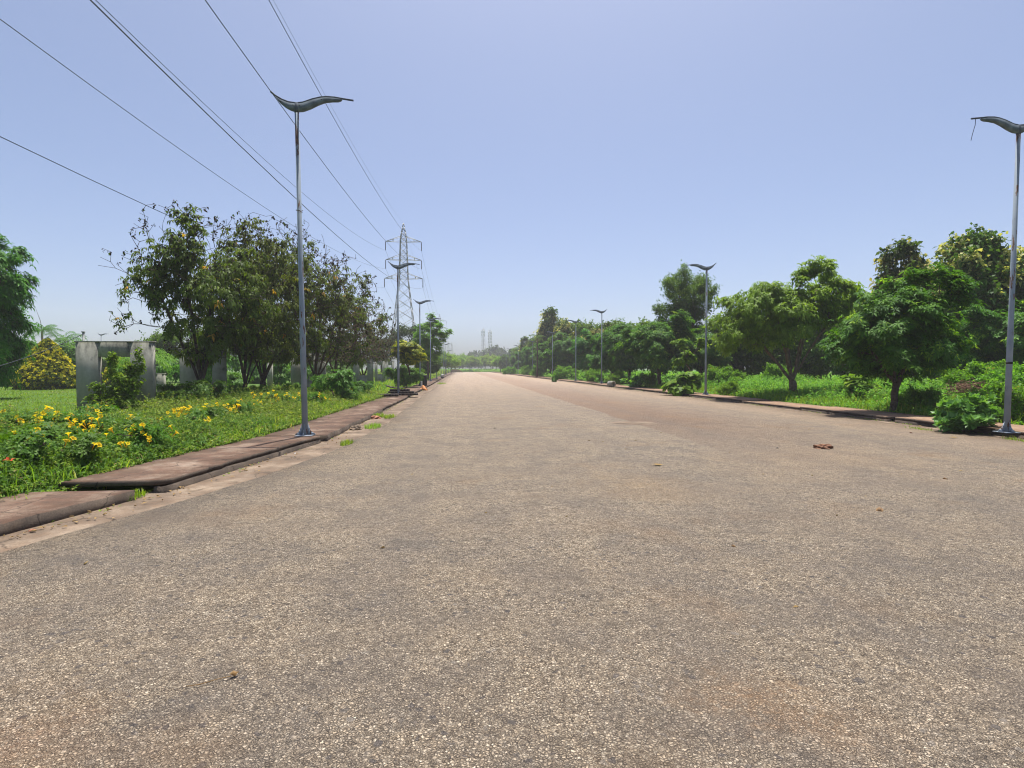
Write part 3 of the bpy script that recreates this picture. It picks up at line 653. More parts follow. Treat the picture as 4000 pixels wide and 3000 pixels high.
tree('dusky_tree', 'half bare tree right behind the nearest lamp pole, with brown bare twigs', 'tree', Lc(1213, 33), E((-.4, 0, 5.4, 2.4, 2.4, 3.0), (1.4, 0, 5.0, 2.4, 2.4, 2.8), (.4, 0, 2.9, 3.4, 2.2, 1.5)), .8, 0.13, ST['brown'], 14, lt, lean=(.3, 0), stems=[(1.5, .1, 4.4), (.6, .4, 5.2), (-.9, -.2, 4.2), (1.9, -.3, 3.2)])
tree('dusky_tree', 'brownish half bare tree with leaning trunk beside the third concrete wall', 'tree', Lc(1292, 38), E((.2, 0, 4.8, 2.3, 2.2, 2.6), (1.9, 0, 4.2, 2.2, 2.2, 2.3), (.9, 0, 2.6, 3.2, 2.2, 1.3)), .8, 0.12, ST['brown'], 15, lt, lean=(.3, 0), stems=[(1.8, .1, 3.6), (.6, .4, 4.4), (2.4, -.2, 2.8), (-.6, -.2, 3.6)])
tree('dusky_tree', 'low brown half bare tree at the right end of its row, behind the far walls', 'tree', Lc(1420, 50), E((.6, 0, 3.9, 2.2, 2.4, 2.4), (-1.3, 0, 4.2, 2.4, 2.2, 2.2), (-.3, 0, 2.8, 3.0, 2.2, 1.0)), .8, 0.12, ST['brown'], 16, lt, stems=[(1.0, .1, 3.4), (-.4, .4, 4.0), (-1.6, -.2, 3.6)])

# tall dense tree cut by the left edge
tree('mango_tree', 'dense dark green tree with long drooping leaves at the left edge', 'tree', Lc(-80, 27), E((-.1, 0, 6.0, 2.3, 2.1, 2.3), (.35, 0, 4.2, 2.2, 2.0, 2.0), (.0, 0, 2.2, 2.1, 2.0, 1.7), (-1.6, 0, 4.4, 2.2, 2.0, 3.4)), 1.0, 0.18, ST['mango'], 21)

# clipped golden bushes, hedge trees and palms behind the lawn
g1 = topiary('golden_shrub', 'cone shaped yellow and green shrub standing on the lawn', 'shrub', Lc(188, 40), [(.05, 1.6), (.5, 1.85), (1.0, 1.72), (1.6, 1.42), (2.2, 1.05), (2.7, .75), (3.2, .4), (3.5, .08)], M['gold'], 5200, .15, .1, 31, 'clipped golden shrubs',
    young=lambda P, d, r: np.where(r.random(len(P)) < np.clip(.1 + .9 * (d > .95) * np.clip(P[:, 2] / 1.7, .25, 1), 0, .9), .4, -.1), wood='stem')
dup(g1, Lc(490, 47), 1.3, 0.86, 'yellow tipped shrub seen through the opening of the large nearest frame')
hs = dict(ST['alst'], L=0.42, W=0.11, ends=420, nsub=50, per=6, leaf=M['shrub'], flat=0.7)
h1 = tree('frangipani_tree', 'broad green tree with whorled leaves, right behind the yellow cone shrub', 'tree', Lc(150, 50), E((0, 0, 2.5, 3.0, 2.4, 1.9), (1.5, 0, 1.6, 2.2, 2.0, 1.3), (-1.6, 0, 1.7, 2.2, 2, 1.3)), 0.8, 0.12, hs, 32, 'low green trees behind the lawn')
dup(h1, Lc(290, 53), 2.1, 0.95, 'green tree with whorled leaves between yellow cone shrub and large concrete frame')
dup(h1, Lc(40, 46), 4.1, 0.9, 'green tree with whorled leaves half hidden by the dense dark tree at left edge')
dup(h1, Lc(420, 58), 0.7, 0.9, 'green tree with whorled leaves seen through the nearest concrete frame')

def palm(label, loc, H, nf, fl, mat, seed, rb=0.14, spike=False, group=None, up=0.9):
    rng = np.random.default_rng(seed); t = thing('palm_tree', label, 'palm', loc, 0, group)
    tb = MB(); tb.tube([(0, 0, -.2), (0.05, 0, H * .5), (0, 0, H)], [rb, rb * .8, rb * .7], 9); tb.build('trunk', M['bark'], t)
    cb = MB()
    for i in range(nf):
        az = i * 2.4 + rng.normal(0, .2); el = rng.uniform(0.15, 1.25) * up; n = 22
        s = np.linspace(0, 1, n); dirh = np.array([math.cos(az), math.sin(az), 0])
        ang = el - s * rng.uniform(1.3, 2.0); dx = np.cumsum(np.cos(ang)) * fl / n; dz = np.cumsum(np.sin(ang)) * fl / n
        P = dirh[None] * dx[:, None] + np.array([0, 0, 1.0]) * dz[:, None] + np.array([0, 0, H])
        cb.tube(P, np.linspace(.025, .006, n), 4, a=0.6)
        T = unit(np.gradient(P, axis=0)); S = np.cross(T, [0, 0, 1.0]); S = unit(S)
        for sg in (-1, 1):
            for rep in range(2):
                ll = fl * 0.24 * np.sin(np.clip(s * 3.0 + 0.25, 0, 3.1)) * rng.uniform(.8, 1.1, n)
                D = S * sg * 0.85 + T * 0.55 + np.array([0, 0, .2 - .5 * rep]) + rng.normal(0, .1, (n, 3))
                cb.leaves(P[2:], D[2:], np.repeat([[0, 0, 1.0]], n - 2, 0), ll[2:], 0.035 + 0 * ll[2:], 0.8, 0.1, rng.uniform(.2, .8, n - 2))
    cb.build('crown', mat, t)
    if spike:
        sb = MB(); sb.tube([(0.1, 0, H - .3), (-.15, 0, H + 1.2), (-.75, 0, H + 3.0)], [.035, .025, .006], 5); sb.build('dead_stalk', M['bark_dark'], t)
    return t
palm('dark palm with one bare stalk above its crown, left of the other far palm', Lc(168, 66), 5.7, 18, 2.4, M['mango'], 41, spike=True, group='palms behind the lawn')
palm('dark drooping palm standing between bare stalk palm and grey post', Lc(258, 68), 5.0, 14, 2.6, M['mango'], 42, group='palms behind the lawn')
palm('bright yellow green feathery palm behind the left half bare tree', Lc(555, 40), 2.2, 18, 2.6, M['bright'], 43, rb=.08)

# ------------------------------------------------------------------ concrete frames
def frame(label, px0, px1, D, ztop, side_px=None, dark=False, op=(0.29, 0.71, 0.97, 2.0), th=0.21):
    x0, y0 = W(px0, D); x1, _ = W(px1, D); y0 = y0; w = x1 - x0; z0 = float(gz((x0 + x1) / 2, y0)) - 0.05
    t = thing('concrete_window_wall', label, 'concrete wall', (x0, y0, z0), 0, 'upright concrete walls with window openings')
    h = ztop - z0; a, b, c, d = op[0] * w, op[1] * w, op[2] - z0, op[3] - z0
    mb = MB(); mb.box(0, 0, 0, a, th, h); mb.box(b, 0, 0, w, th, h); mb.box(a, 0, 0, b, th, c); mb.box(a, 0, d, b, th, h)
    wl = mb.build('wall', M['wall'], t)
    s2 = MB(); s2.box(a - .02, -.025, c - .05, b + .02, th + .02, c + .003); s2.build('sill', M['wall'], t)
    cp = MB(); cp.box(-.03, -.03, h + .002, w + .03, th + .03, h + .045); cp.build('coping', M['wall'], t)
    return t
frame('largest and nearest grey concrete wall with window hole, half hidden by a climbing bush', 297, 582, 19.6, 2.5)
frame('concrete wall with window hole in tree shade behind the leaning black trunk', 702, 872, 25.3, 2.45, op=(.36, .72, .95, 2.0))
frame('concrete wall with window hole directly behind the nearest lamp pole', 1136, 1268, 35.0, 2.5, op=(.34, .66, .95, 2.0))
frame('pale concrete wall with window hole with low slots, right of the leaning tree trunk', 1380, 1457, 49.0, 2.5, op=(.3, .7, 1.0, 2.0))
frame('pale concrete wall with window hole between larger neighbour and second lamp pole', 1463, 1506, 60, 2.45, op=(.25, .72, 1.0, 2.0))
frame('pale concrete wall with window hole just left of the second lamp pole, farthest of the row', 1509, 1539, 70, 2.5, op=(.25, .72, 1.0, 2.0))
def post(label, px, D, h, w=.2, d=.2, mat='wall', name='concrete_post', grp='short concrete posts under the trees'):
    x, y, z = Lc(px, D); mb = MB(); mb.box(-w / 2, -d / 2, -.1, w / 2, d / 2, h); mb.box(-w / 2 - .02, -d / 2 - .02, h + .002, w / 2 + .02, d / 2 + .02, h + .05)
    o = mb.build(name, M[mat]); o.location = (x, y, z); return tag(o, label, 'post', grp)
post('short pale concrete post between the nearest frame and the leaning black trunk', 629, 33, 1.15, .38, .3)
post('short pale concrete post under the forked half bare tree', 1055, 44, 1.9, .36, .3)
p0 = W(329, 24); post('thin grey post rising above the top of the nearest concrete frame', 329, 24, 3.0, .06, .06, 'steel', 'metal_post', None)

# ------------------------------------------------------------------ left shrubs
tree('climbing_bush', 'leafy bush climbing the front of the nearest concrete wall', 'bush', Lc(452, 18.7), E((.05, 0, .45, .85, .5, .45), (.32, 0, .9, .55, .35, .4), (-.6, 0, .65, .25, .2, .35), (.66, .1, 1.5, .2, .1, .75), (.3, .1, 1.35, .3, .12, .4), (-.18, .12, 1.75, .07, .07, .5)), 0.2, 0.03,
     dict(ST['shrub'], ends=260, nsub=44, L=0.13, W=0.085, n=4, per=5, leaf=M['weed'], kind='spray', tl=.15, jit=.05), 51)
sh1 = tree('verge_shrub', 'low dark shrub at the foot of the leaning black trunk', 'shrub', Lc(760, 20.5), E((0, 0, .5, 1.1, .8, .5), (.4, 0, .8, .6, .5, .4)), .15, .03, dict(ST['shrub'], L=.14, W=.06), 52, 'shrubs on the left verge')
for lab, px, D, rz, sc in (
    ('leafy shrub right of the nearest concrete frame', 660, 22, 1, .85), ('shrub between the second concrete frame and forked tree', 930, 25, 2, .75),
    ('low shrub beneath the forked half bare tree', 1040, 26, 3, .7), ('spreading shrub at the foot of the third concrete frame', 1160, 28, 4, .75),
    ('bushy dark shrub with yellow flowers near it, right of the nearest lamp pole', 1310, 25.5, 5, 1.35), ('shrub at the kerb end below the pale frames', 1405, 30, .5, .8),
    ('broad shrub behind the second concrete frame', 905, 33, 1.5, 1.2), ('large shrub seen between trunks left of the lamp pole', 1110, 48, 2.5, 2.2),
    ('large shrub deep behind the forked tree', 1000, 55, 3.5, 2.5), ('large shrub behind the third concrete frame', 1200, 60, 4.5, 2.6),
    ('large shrub behind the second concrete frame opening', 790, 40, 5.5, 2.4), ('large shrub behind the bright palm', 600, 46, .2, 2.4), ('large shrub behind the pale frames', 1340, 70, .8, 2.6),
    ('bushy green plant between second and third lamp poles on the left', 1600, 49, 1.7, 1.7), ('weedy plant left of the black bin', 1575, 45, 2.6, 1.5)):
    dup(sh1, Lc(px, D), rz, sc, lab)

# ------------------------------------------------------------------ left roadside trees further on
tree('leaning_tree', 'small yellow green tree with leaning trunk behind the second lamp pole', 'tree', Lc(1585, 45), E((-.0, 0, 3.0, 1.1, 1.0, .7), (.4, 0, 2.4, 1.0, 1.0, .6)), 1.0, .07, dict(ST['bright'], ends=150, leaf=M['gold'], young=lambda C_, z, o, r: np.where(o > .7, .16, .02)), 61, lean=(.3, 0))
tree('layered_tree', 'bright green tree with layered branches hiding the left lamp row', 'tree', Lc(1672, 74), E((.2, 0, 5.9, 1.5, 1.5, 1.2), (.5, 0, 4.4, 2.3, 1.8, 1.2), (1.4, 0, 4.9, 1.5, 1.2, .6), (0, 0, 3.0, 2.0, 1.8, .8)), 1.6, .12, dict(ST['bright'], ends=460, nsub=56), 62).scale = (1.22, 1.22, 1.22)
topiary('round_topiary', 'dark clipped round tree under the bright layered tree', 'tree', Lc(1672, 79), [(.75, .6), (1.0, 1.2), (1.6, 1.45), (2.2, 1.35), (2.6, .9), (2.8, .2)], M['tall'], 2600, .16, .1, 63).scale = (1.2, 1.2, 1.2)
b1 = tree('grey_green_tree', 'grey green tree behind the transmission tower leg, left of layered tree', 'tree', Lc(1575, 92), E((0, 0, 6.0, 3.6, 3.2, 2.8), (-3, 0, 5.2, 3.2, 3, 2.6)), 2.0, .2, dict(ST['far'], ends=260, L=.34, W=.2, leaf=M['grey']), 64, 'grey green trees in the left distance')
dup(b1, Lc(1490, 110), 1.0, .9, 'grey green tree behind the brown end tree of the left row')
dup(b1, Lc(1640, 125), 2.3, .75, 'grey green tree low behind the layered bright tree')
ft = tree('spreading_tree', 'pale green spreading tree by the far left kerb, nearest of its kind', 'tree', Lc(1742, 150), E((0, 0, 3.9, 3.6, 3.0, 1.6),), 1.6, .15, dict(ST['far'], leaf=M['light'], L=.4, W=.2), 65, 'far spreading trees along the road')
for lab, px, D, rz, sc in (
    ('pale spreading tree on the far left roadside, second from the road end', 1762, 185, 1, 1.0), ('pale spreading tree at the left corner where the road ends', 1778, 235, 2, 1.25),
    ('dark umbrella shaped tree standing alone in the middle beyond the road end', 1840, 262, 3, 1.25), ('bright spreading tree right of the lone umbrella tree', 1895, 275, 4, 1.35),
    ('spreading tree right of centre beyond the road end', 1918, 285, 5, 1.3), ('wide spreading tree left of the right lamp row, beyond road end', 1938, 250, .6, 1.2),
    ('pale tree at the far right kerb before the clipped dark tree', 1955, 215, 1.6, 1.0), ('far tree between left roadside trees and lone umbrella tree', 1808, 300, 2.6, 1.5), ('far tree just right of the lone umbrella tree', 1868, 310, 3.6, 1.3)):
    dup(ft, Lc(px, D), rz, sc, lab)
dk = tree('woodland_tree', 'hazy dark tree on the skyline left of the two masts', 'tree', Lc(1835, 380), E((0, 0, 6.5, 6.5, 5, 4.0), (-6, 0, 5.5, 5, 4, 3.2)), 2.5, .3, dict(ST['far'], ends=220, L=.9, W=.55, jit=.5, leaf=M['grey'], bark=M['bark']), 66, 'hazy trees on the skyline')
for lab, px, D, rz, sc in (('hazy tree on the skyline at the foot of left mast', 1880, 400, 1, 1.0), ('highest hazy tree on the skyline at the foot of right mast', 1925, 400, 0, 1.65), ('hazy tree on the skyline right of the right mast', 1950, 390, 2.2, 1.45),
    ('hazy tree on the skyline above the left roadside trees', 1795, 390, 3, 1.0), ('hazy tree on the skyline beyond left kerb', 1765, 360, 4, .95), ('hazy tree on the skyline behind the clipped dark tree', 1985, 360, 5, 1.0), ('hazy tree on the skyline behind right trees', 2040, 340, 6, 1.0),
    ('hazy tree far behind the palm with the bare stalk', 120, 210, 1, 1.0), ('hazy tree far behind the drooping palm', 260, 190, 2, .9), ('hazy tree far behind the nearest concrete wall', 430, 200, 3, .9), ('hazy tree far behind the feathery bright palm', 600, 180, 4, .9), ('hazy tree far behind the second concrete wall', 780, 190, 5, .95),
    ('hazy tree far behind the forked half bare tree', 960, 200, .5, 1.0), ('hazy tree far behind the nearest left lamp pole', 1130, 190, 1.5, .95), ('hazy tree far behind the brown half bare trees', 1300, 200, 2.5, 1.0), ('hazy tree far off beyond the left edge of the lawn', -150, 200, 3.5, 1.0), ('hazy tree at the far end of the lawn outside the left edge', -420, 190, 4.5, 1.0)):
    dup(dk, Lc(px, D), rz, sc, lab)

# ------------------------------------------------------------------ right side trees
rg = 'dark whorled leaf trees along the right footway'
a1 = tree('whorled_tree', 'dark green tree with star shaped leaf whorls, nearest tree on the right', 'tree', Lc(3495, 19.2), E((-1.0, 0, 2.5, 1.35, 1.3, 1.1), (.1, 0, 3.3, 1.5, 1.4, 1.0), (1.15, 0, 4.05, 1.25, 1.1, .8), (1.45, .2, 2.6, 1.1, 1.0, .85), (.1, 0, 1.85, 1.8, 1.3, .65)), 1.0, .11, dict(ST['alst'], ends=860, nsub=96, zmin=.9), 71, rg, stems=[(1.0, 0, 3.2), (.1, .3, 2.8), (-1.0, -.1, 2.2)])
a2 = tree('whorled_tree', 'large dark crown tree left of the second right lamp pole', 'tree', PR(2575, 38, 15.6)[0], E((-.6, 0, 2.7, 1.9, 2.0, 1.7), (.9, 0, 3.6, 1.9, 1.8, 1.4), (1.5, 0, 2.0, 1.3, 1.4, 1.3), (-1.3, 0, 3.2, 1.2, 1.3, 1.1), (0, 0, 1.6, 2.0, 1.6, .9)), 1.0, .13, dict(ST['alst'], ends=800, nsub=90, L=.26, W=.08), 72, rg, stems=[(1.0, 0, 3.2), (-1.0, -.1, 2.8)]); a2.scale = [PR(2575, 38, 15.6)[1]] * 3
a3 = tree('whorled_tree', 'green tree right behind the third right lamp pole', 'tree', PR(2390, 51, 15.8)[0], E((0, 0, 3.5, 1.7, 1.7, 1.6), (-.6, 0, 2.2, 1.9, 1.7, 1.2), (.9, 0, 2.2, 1.5, 1.5, 1.3)), 1.0, .13, dict(ST['alst'], ends=560, nsub=64, L=.3, W=.095, leaf=M['mango']), 73, rg); a3.scale = [PR(2390, 51, 15.8)[1]] * 3
for s, lab, px, D, rz, sc in (
    (a3, 'green tree behind the fourth right lamp pole', 2300, 57, 1.2, 1.0), (a3, 'low dark tree between the third lamp pole and large dark crown', 2460, 46, 2.2, .95),
    (a2, 'dark tree directly behind the second right lamp pole', 2740, 46, 1.4, .95), (a3, 'dark tree at the feet of the yellow topped teaks', 2200, 74, 3.1, 1.15), (a3, 'dark round tree beside the fifth right lamp pole', 2150, 88, 4.1, 1.2),
    (a3, 'dark tree behind the sixth right lamp pole', 2085, 110, 5.0, 1.2), (a3, 'dark tree left of sixth right lamp pole', 2050, 122, .4, 1.15), (a3, 'small dark tree beside the seventh right lamp pole', 2022, 140, 1.1, 1.05),
    (a2, 'dark tree at the right edge behind the nearest right lamp pole', 3960, 27, .9, .9), (a2, 'dark tree behind the brush heap', 3700, 28, 5.2, .85)):
    q_ = PR(px, D, 16.4) if px > 1990 else (Lc(px, D), 1.0); dup(s, q_[0], rz, sc * q_[1], lab)
topiary('clipped_tree', 'dark clipped round tree right of the road end', 'tree', Lc(1972, 205), [(1.1, .9), (1.8, 1.8), (3.0, 2.2), (4.5, 2.0), (5.6, 1.4), (6.3, .4)], M['tall'], 1800, .3, .2, 74)
tree('light_tree', 'light yellow green umbrella tree with many slanting stems', 'tree', Lc(3105, 29), E((-2.7, 0, 3.5, 2.0, 2.2, 1.5), (-2.6, -.4, 4.6, 1.7, 1.9, 1.0), (-.5, 0, 4.1, 2.3, 2.4, 1.8), (1.3, 0, 4.9, 2.0, 2.0, 1.5), (1.1, 0, 6.2, 1.35, 1.1, .9), (2.6, 0, 4.7, 1.0, 1.2, .95), (-1.6, 0, 5.1, 1.5, 1.6, .8)), .75, .19, ST['light'], 75, lean=(-.15, 0), stems=[(-2.2, .2, 3.2), (-1.2, -.4, 3.9), (-.4, .5, 4.2), (.5, -.2, 4.4), (1.2, .3, 5.2), (1.9, -.1, 3.9)])
tree('tall_tree', 'tall dark tree rising behind the second right lamp pole', 'tree', Lc(2682, 52), E((-.9, 0, 8.6, 1.8, 2.0, 2.1), (1.0, 0, 8.1, 2.0, 2.0, 2.1), (0, 0, 6.2, 2.9, 2.5, 1.9), (-2.1, 0, 5.9, 1.1, 1.2, 1.0), (.3, 0, 3.9, 2.9, 2.4, 1.7)), 2.4, .24, ST['tall'], 76, stems=[(-.8, 0, 7.6), (.9, 0, 7.2)])
tg = 'teak trees with cream blossom on the right'
t1 = tree('teak_tree', 'teak with cream blossom over the dark star leaf tree, left of the nearest right lamp', 'tree', Lc(3575, 34), E((-.3, 0, 6.8, 1.9, 1.8, 1.9), (1.0, 0, 5.8, 2.2, 2, 1.9), (-1.2, 0, 5.3, 1.5, 1.5, 1.5), (0, 0, 3.8, 2.6, 2.2, 1.6)), 2.0, .2, ST['teak'], 77, tg, stems=[(-.3, 0, 6.4), (.9, .2, 5.2)])
t2 = tree('teak_tree', 'tallest teak with cream blossom, behind the nearest right lamp pole', 'tree', Lc(3850, 30), E((-.6, 0, 6.5, 1.8, 1.8, 1.8), (1.0, 0, 6.5, 1.9, 1.8, 1.8), (0, 0, 5.2, 2.9, 2.2, 1.9), (1.9, 0, 5.2, 1.6, 1.7, 1.6), (0, 0, 3.4, 2.8, 2.2, 1.5)), 1.8, .2, dict(ST['teak'], ends=800, nsub=90), 78, tg, stems=[(-.4, 0, 6.2), (.9, .2, 5.8)])
fo = tree('forest_tree', 'dark leafy tree filling the shade between second lamp pole and light trunk', 'tree', Lc(2880, 48), E((0, 0, 4.2, 2.6, 2.2, 1.8), (-1.0, 0, 2.4, 2.4, 2.0, 1.8), (1.3, 0, 2.2, 2.2, 2.0, 1.8)), 1.2, .18, dict(ST['tall'], ends=520, L=.3, W=.15), 80, 'dark trees closing the back of the meadow')
for lab, px, D, rz, sc in (('dark leafy tree behind the slanting stems of the light tree', 3060, 50, 1, 1.05), ('dark leafy tree right of the light tree trunk', 3200, 46, 2, 1.0), ('dark leafy tree between the light tree and the nearest dark tree', 3360, 44, 3, 1.1), ('dark leafy tree behind the nearest dark star leaf tree', 3500, 42, 4, 1.15),
    ('dark leafy tree below the cream topped teaks', 3640, 38, 5, 1.1), ('dark leafy tree behind the brush heap and creeper mound', 3790, 34, .5, 1.05), ('dark leafy tree at the right edge beyond the creeper mound', 3930, 33, 1.5, 1.1), ('dark leafy tree just outside the right edge', 4080, 30, 2.5, 1.1),
    ('dark leafy tree behind the third right lamp pole', 2400, 66, 3.5, 1.1), ('dark leafy tree left of the third right lamp pole', 2290, 72, 4.5, 1.15), ('dark leafy tree behind the large dark crown', 2560, 58, 5.5, 1.0), ('dark leafy tree behind the fifth right lamp pole', 2180, 96, .7, 1.2), ('dark leafy tree between fifth and sixth right lamps', 2120, 110, 1.7, 1.25),
    ('dark leafy tree behind the seventh right lamp pole', 2060, 140, 2.7, 1.2), ('dark leafy tree near the farthest right lamps', 2015, 170, 3.7, 1.2),
    ('dark leafy tree behind the second concrete wall on the left', 800, 62, 4.7, .95), ('dark leafy tree seen under the forked half bare tree', 1000, 66, 5.7, .9), ('dark leafy tree behind the third concrete wall on the left', 1180, 72, .9, .95), ('dark leafy tree behind the pale concrete walls', 1350, 84, 1.9, 1.0), ('dark leafy tree left behind the bright feathery palm', 640, 60, 2.9, .9)):
    q_ = PR(px, D, 21.0) if px > 1990 else (Lc(px, D), 1.0); dup(fo, q_[0], rz, sc * q_[1], lab)
for s, lab, px, D, rz, sc in ((t1, 'distant teak with yellowish top, left of the fourth right lamp pole', 2160, 82, 1.1, 1.08), (t2, 'distant teak with yellowish top, between fourth and fifth right lamp poles', 2215, 84, 2.0, .93), (t1, 'distant yellowish teak top peeping over trees left of third lamp pole', 2350, 78, 3.0, .86),
        (t2, 'distant yellowish teak top right of the third right lamp pole', 2425, 80, 4.0, .86), (t2, 'teak beyond the right edge lamp pole', 4040, 34, 5.0, .95), (t1, 'far yellowish tree left of the fifth right lamp pole', 2065, 118, .3, .85)):
    q_ = PR(px, D, 19.0) if px > 1990 else (Lc(px, D), 1.0); dup(s, q_[0], rz, sc * q_[1], lab)
palm('far palm poking out left of the distant yellowish teaks', Lc(2098, 100), 7.2, 12, 1.8, M['tall'], 79)

# right shrubs
tree('milkweed_bush', 'round milkweed bush with thick pale leaves at the foot of nearest right lamp', 'bush', (*G(3775, 1690, 0.0), -.03), E((0, 0, .42, .92, .7, .42), (.1, 0, .78, .62, .55, .3), (.5, 0, .5, .5, .5, .35)), .05, .02, dict(ST['milk'], ends=240, nsub=36), 81).scale = (.86, .86, .9)
bl = tree('big_leaf_plant', 'plant with very large round leaves left of the second right lamp pole', 'plant', (*G(2668, 1545, 0.0), 0), E((0, 0, .55, .95, .85, .5), (.15, 0, 1.1, .75, .7, .5)), .12, .03, dict(ST['bigleaf'], ends=130, nsub=20), 82)
tr_ = tree('teak_sapling', 'spindly sapling with tufts of large leaves above the big leaf plant', 'sapling', PR(2700, 29.5, 14.6)[0], E((-.6, 0, 2.5, .35, .3, .25), (.0, 0, 1.9, .4, .35, .35), (.5, 0, 2.6, .4, .4, .3), (-.5, 0, 1.55, .4, .3, .25)), 0.8, .035, dict(ST['bigleaf'], ends=80, nsub=9, L=.24, W=.14, n=5, per=3, subr=(.4, .7), rt=.012, power=.5), 83); tr_.scale = [PR(2700, 29.5, 14.6)[1]] * 3
mb1 = tree('milkweed_bush', 'small milkweed bush on the kerb beside the concrete pipe', 'bush', (*G(2480, 1517, 0.0), 0), E((0, 0, .5, .55, .5, .5),), .05, .02, dict(ST['milk'], ends=80), 84)
dup(mb1, (*G(2168, 1492, 0.0), 0), 1.0, (1.1, 1.1, 1.5), 'tall milkweed bush on the far right kerb by the fifth lamp pole')
dup(bl, Lc(3370, 24), 2.0, .8, 'large leaf plant under the gap between the two right trees')
mg = 'leafy mounds in the right meadow'
m1 = tree('leafy_mound', 'bright creeper mound climbing left of the nearest right lamp pole', 'bush', Lc(3800, 25), E((0, 0, .7, 1.4, 1.2, .7), (.4, 0, 1.2, .8, .8, .5)), .2, .05, dict(ST['mound'], ends=240, nsub=36), 85, mg)
for lab, px, D, rz, sc in (('bright creeper mound at the right edge', 3960, 20.5, 1, .9), ('leafy mound behind the right lamp pole base', 3880, 17.5, 2, .5), ('leafy mound at the right edge beside the footway', 4020, 15.5, 3, .7),
    ('leafy mound right of the nearest dark tree trunk', 3590, 19.5, 5, .5), ('small leafy mound by the footway right of the second lamp pole', 2850, 26, .6, .42), ('leafy mound at the far edge of the meadow behind sapling', 2830, 40, 2.6, .95),
    ('leafy mound under the far edge trees behind light trunk', 3050, 41, 3.6, 1.0), ('leafy mound under the dark tree left of second right lamp', 2520, 36, 5.6, .55),
    ('leafy mound beside the third right lamp pole', 2410, 48, .9, .7), ('leafy mound between third and fourth right lamps', 2320, 55, 1.9, .8), ('leafy mound near the fifth right lamp', 2215, 68, 2.9, 1.0), ('leafy mound near the sixth right lamp', 2110, 90, 3.9, 1.1),
    ('leafy mound on the verge near the seventh right lamp', 2060, 112, 4.9, 1.2), ('leafy mound on the verge near the farthest right lamps', 1990, 150, .1, 1.4)):
    q_ = PR(px, D, 14.7) if px > 1990 else (Lc(px, D), 1.0); dup(m1, q_[0], rz, sc * q_[1], lab)

# ------------------------------------------------------------------ ground cover (uncountable)
def scatter(rng, n, x0, x1, y0, y1, dens=None):
    x = rng.uniform(x0, x1, n); y = rng.uniform(y0, y1, n)
    if dens is not None:
        k = rng.random(n) < dens(x, y); x, y = x[k], y[k]
    return x, y

def grass(name, x, y, hmin, hmax, w, rng, mat, dry=0.05, lean=0.45):
    mb = MB(); n = len(x); P = np.stack([x, y, gz(x, y) - 0.01], 1)
    an = rng.uniform(0, 6.28, n); t = rng.uniform(0.05, lean, n)
    D = np.stack([np.cos(an) * np.sin(t), np.sin(an) * np.sin(t), np.cos(t)], 1)
    pat = (wav(x, y, 1.3) + 1.5) / 3
    L = hmin + (hmax - hmin) * rng.random(n) * np.clip(0.4 + pat, 0.3, 1.3)
    v = np.where(rng.random(n) < dry, rng.uniform(.9, 1, n), rng.uniform(0, .8, n))
    mb.blades(P, D, L, w, v); return tag(mb.build(name, mat), kind='stuff')

def cover(name, x, y, h, nl, L, Wd, rng, mat, dry=0.03):
    """low leafy plants: short stems with leaves all the way up"""
    mb = MB(); n = len(x); P = np.stack([x, y, gz(x, y)], 1); h = np.broadcast_to(h, (n,)) * rng.uniform(.55, 1.15, n)
    lean = rng.normal(0, .3, (n, 2)); top = P + np.stack([lean[:, 0] * h, lean[:, 1] * h, h], 1)
    mb.segs(P, top, .006, .003, 3, a=0.3)
    s = rng.uniform(0.25, 1.05, (n, nl)); Q = P[:, None] + (top - P)[:, None] * s[..., None]
    an = rng.uniform(0, 6.28, (n, nl)); ti = rng.uniform(-.1, .8, (n, nl))
    D = np.stack([np.cos(an) * np.cos(ti), np.sin(an) * np.cos(ti), np.sin(ti)], -1)
    U = np.array([0, 0, 1.0]) + rng.normal(0, .3, (n, nl, 3)); Ls = L * rng.uniform(.6, 1.3, (n, nl))
    vb = rng.uniform(.12, .9, n)[:, None] + rng.normal(0, .08, (n, nl)); vb = np.where(rng.random((n, nl)) < dry, 0.02, np.clip(vb, .1, 1))
    mb.leaves(Q.reshape(-1, 3), D.reshape(-1, 3), U.reshape(-1, 3), Ls.ravel(), (Ls * Wd / L).ravel(), rng.uniform(.2, 1.1, n * nl), .12, vb.ravel())
    return tag(mb.build(name, mat), kind='stuff')

rng = np.random.default_rng(100)
edgeL = lambda x, y: KL(y) - LW - x                    # distance from the footway's back edge, to the left
edgeR = lambda x, y: x - KR(y) - RW
# left verge: dense near bed, thinning further off
x, y = scatter(rng, 24000, -13, -3.6, 4.5, 15, lambda x, y: (edgeL(x, y) > -0.03 + .12 * np.sin(y * 3)) * (edgeL(x, y) < 7.5) * 0.9)
hh = np.clip(0.1 + edgeL(x, y) * 0.3, .08, .42) * np.clip(1.15 - (y - 7) * .03, .6, 1.1) * (.75 + .3 * (wav(x, y, 2.2) > .1))
cover('flower_bed_foliage', x, y, hh, 14, .06, .026, rng, M['shrub'], .02)
x, y = scatter(rng, 7500, -13, -3.6, 5.5, 26, lambda x, y: (edgeL(x, y) > .35) * (edgeL(x, y) < 7.5) * (.35 + .65 * (wav(x, y, 1.7) > 0)))
cover('tall_weeds', x, y, np.where((y > 12) & (edgeL(x, y) > 3.6), .22, np.clip(.22 + edgeL(x, y) * .18, .2, .78)), 22, .07, .02, rng, M['weed'], .06)
x, y = scatter(rng, 15000, -13, -3.6, 11, 34, lambda x, y: (edgeL(x, y) > -0.02) * (edgeL(x, y) < 7.5))
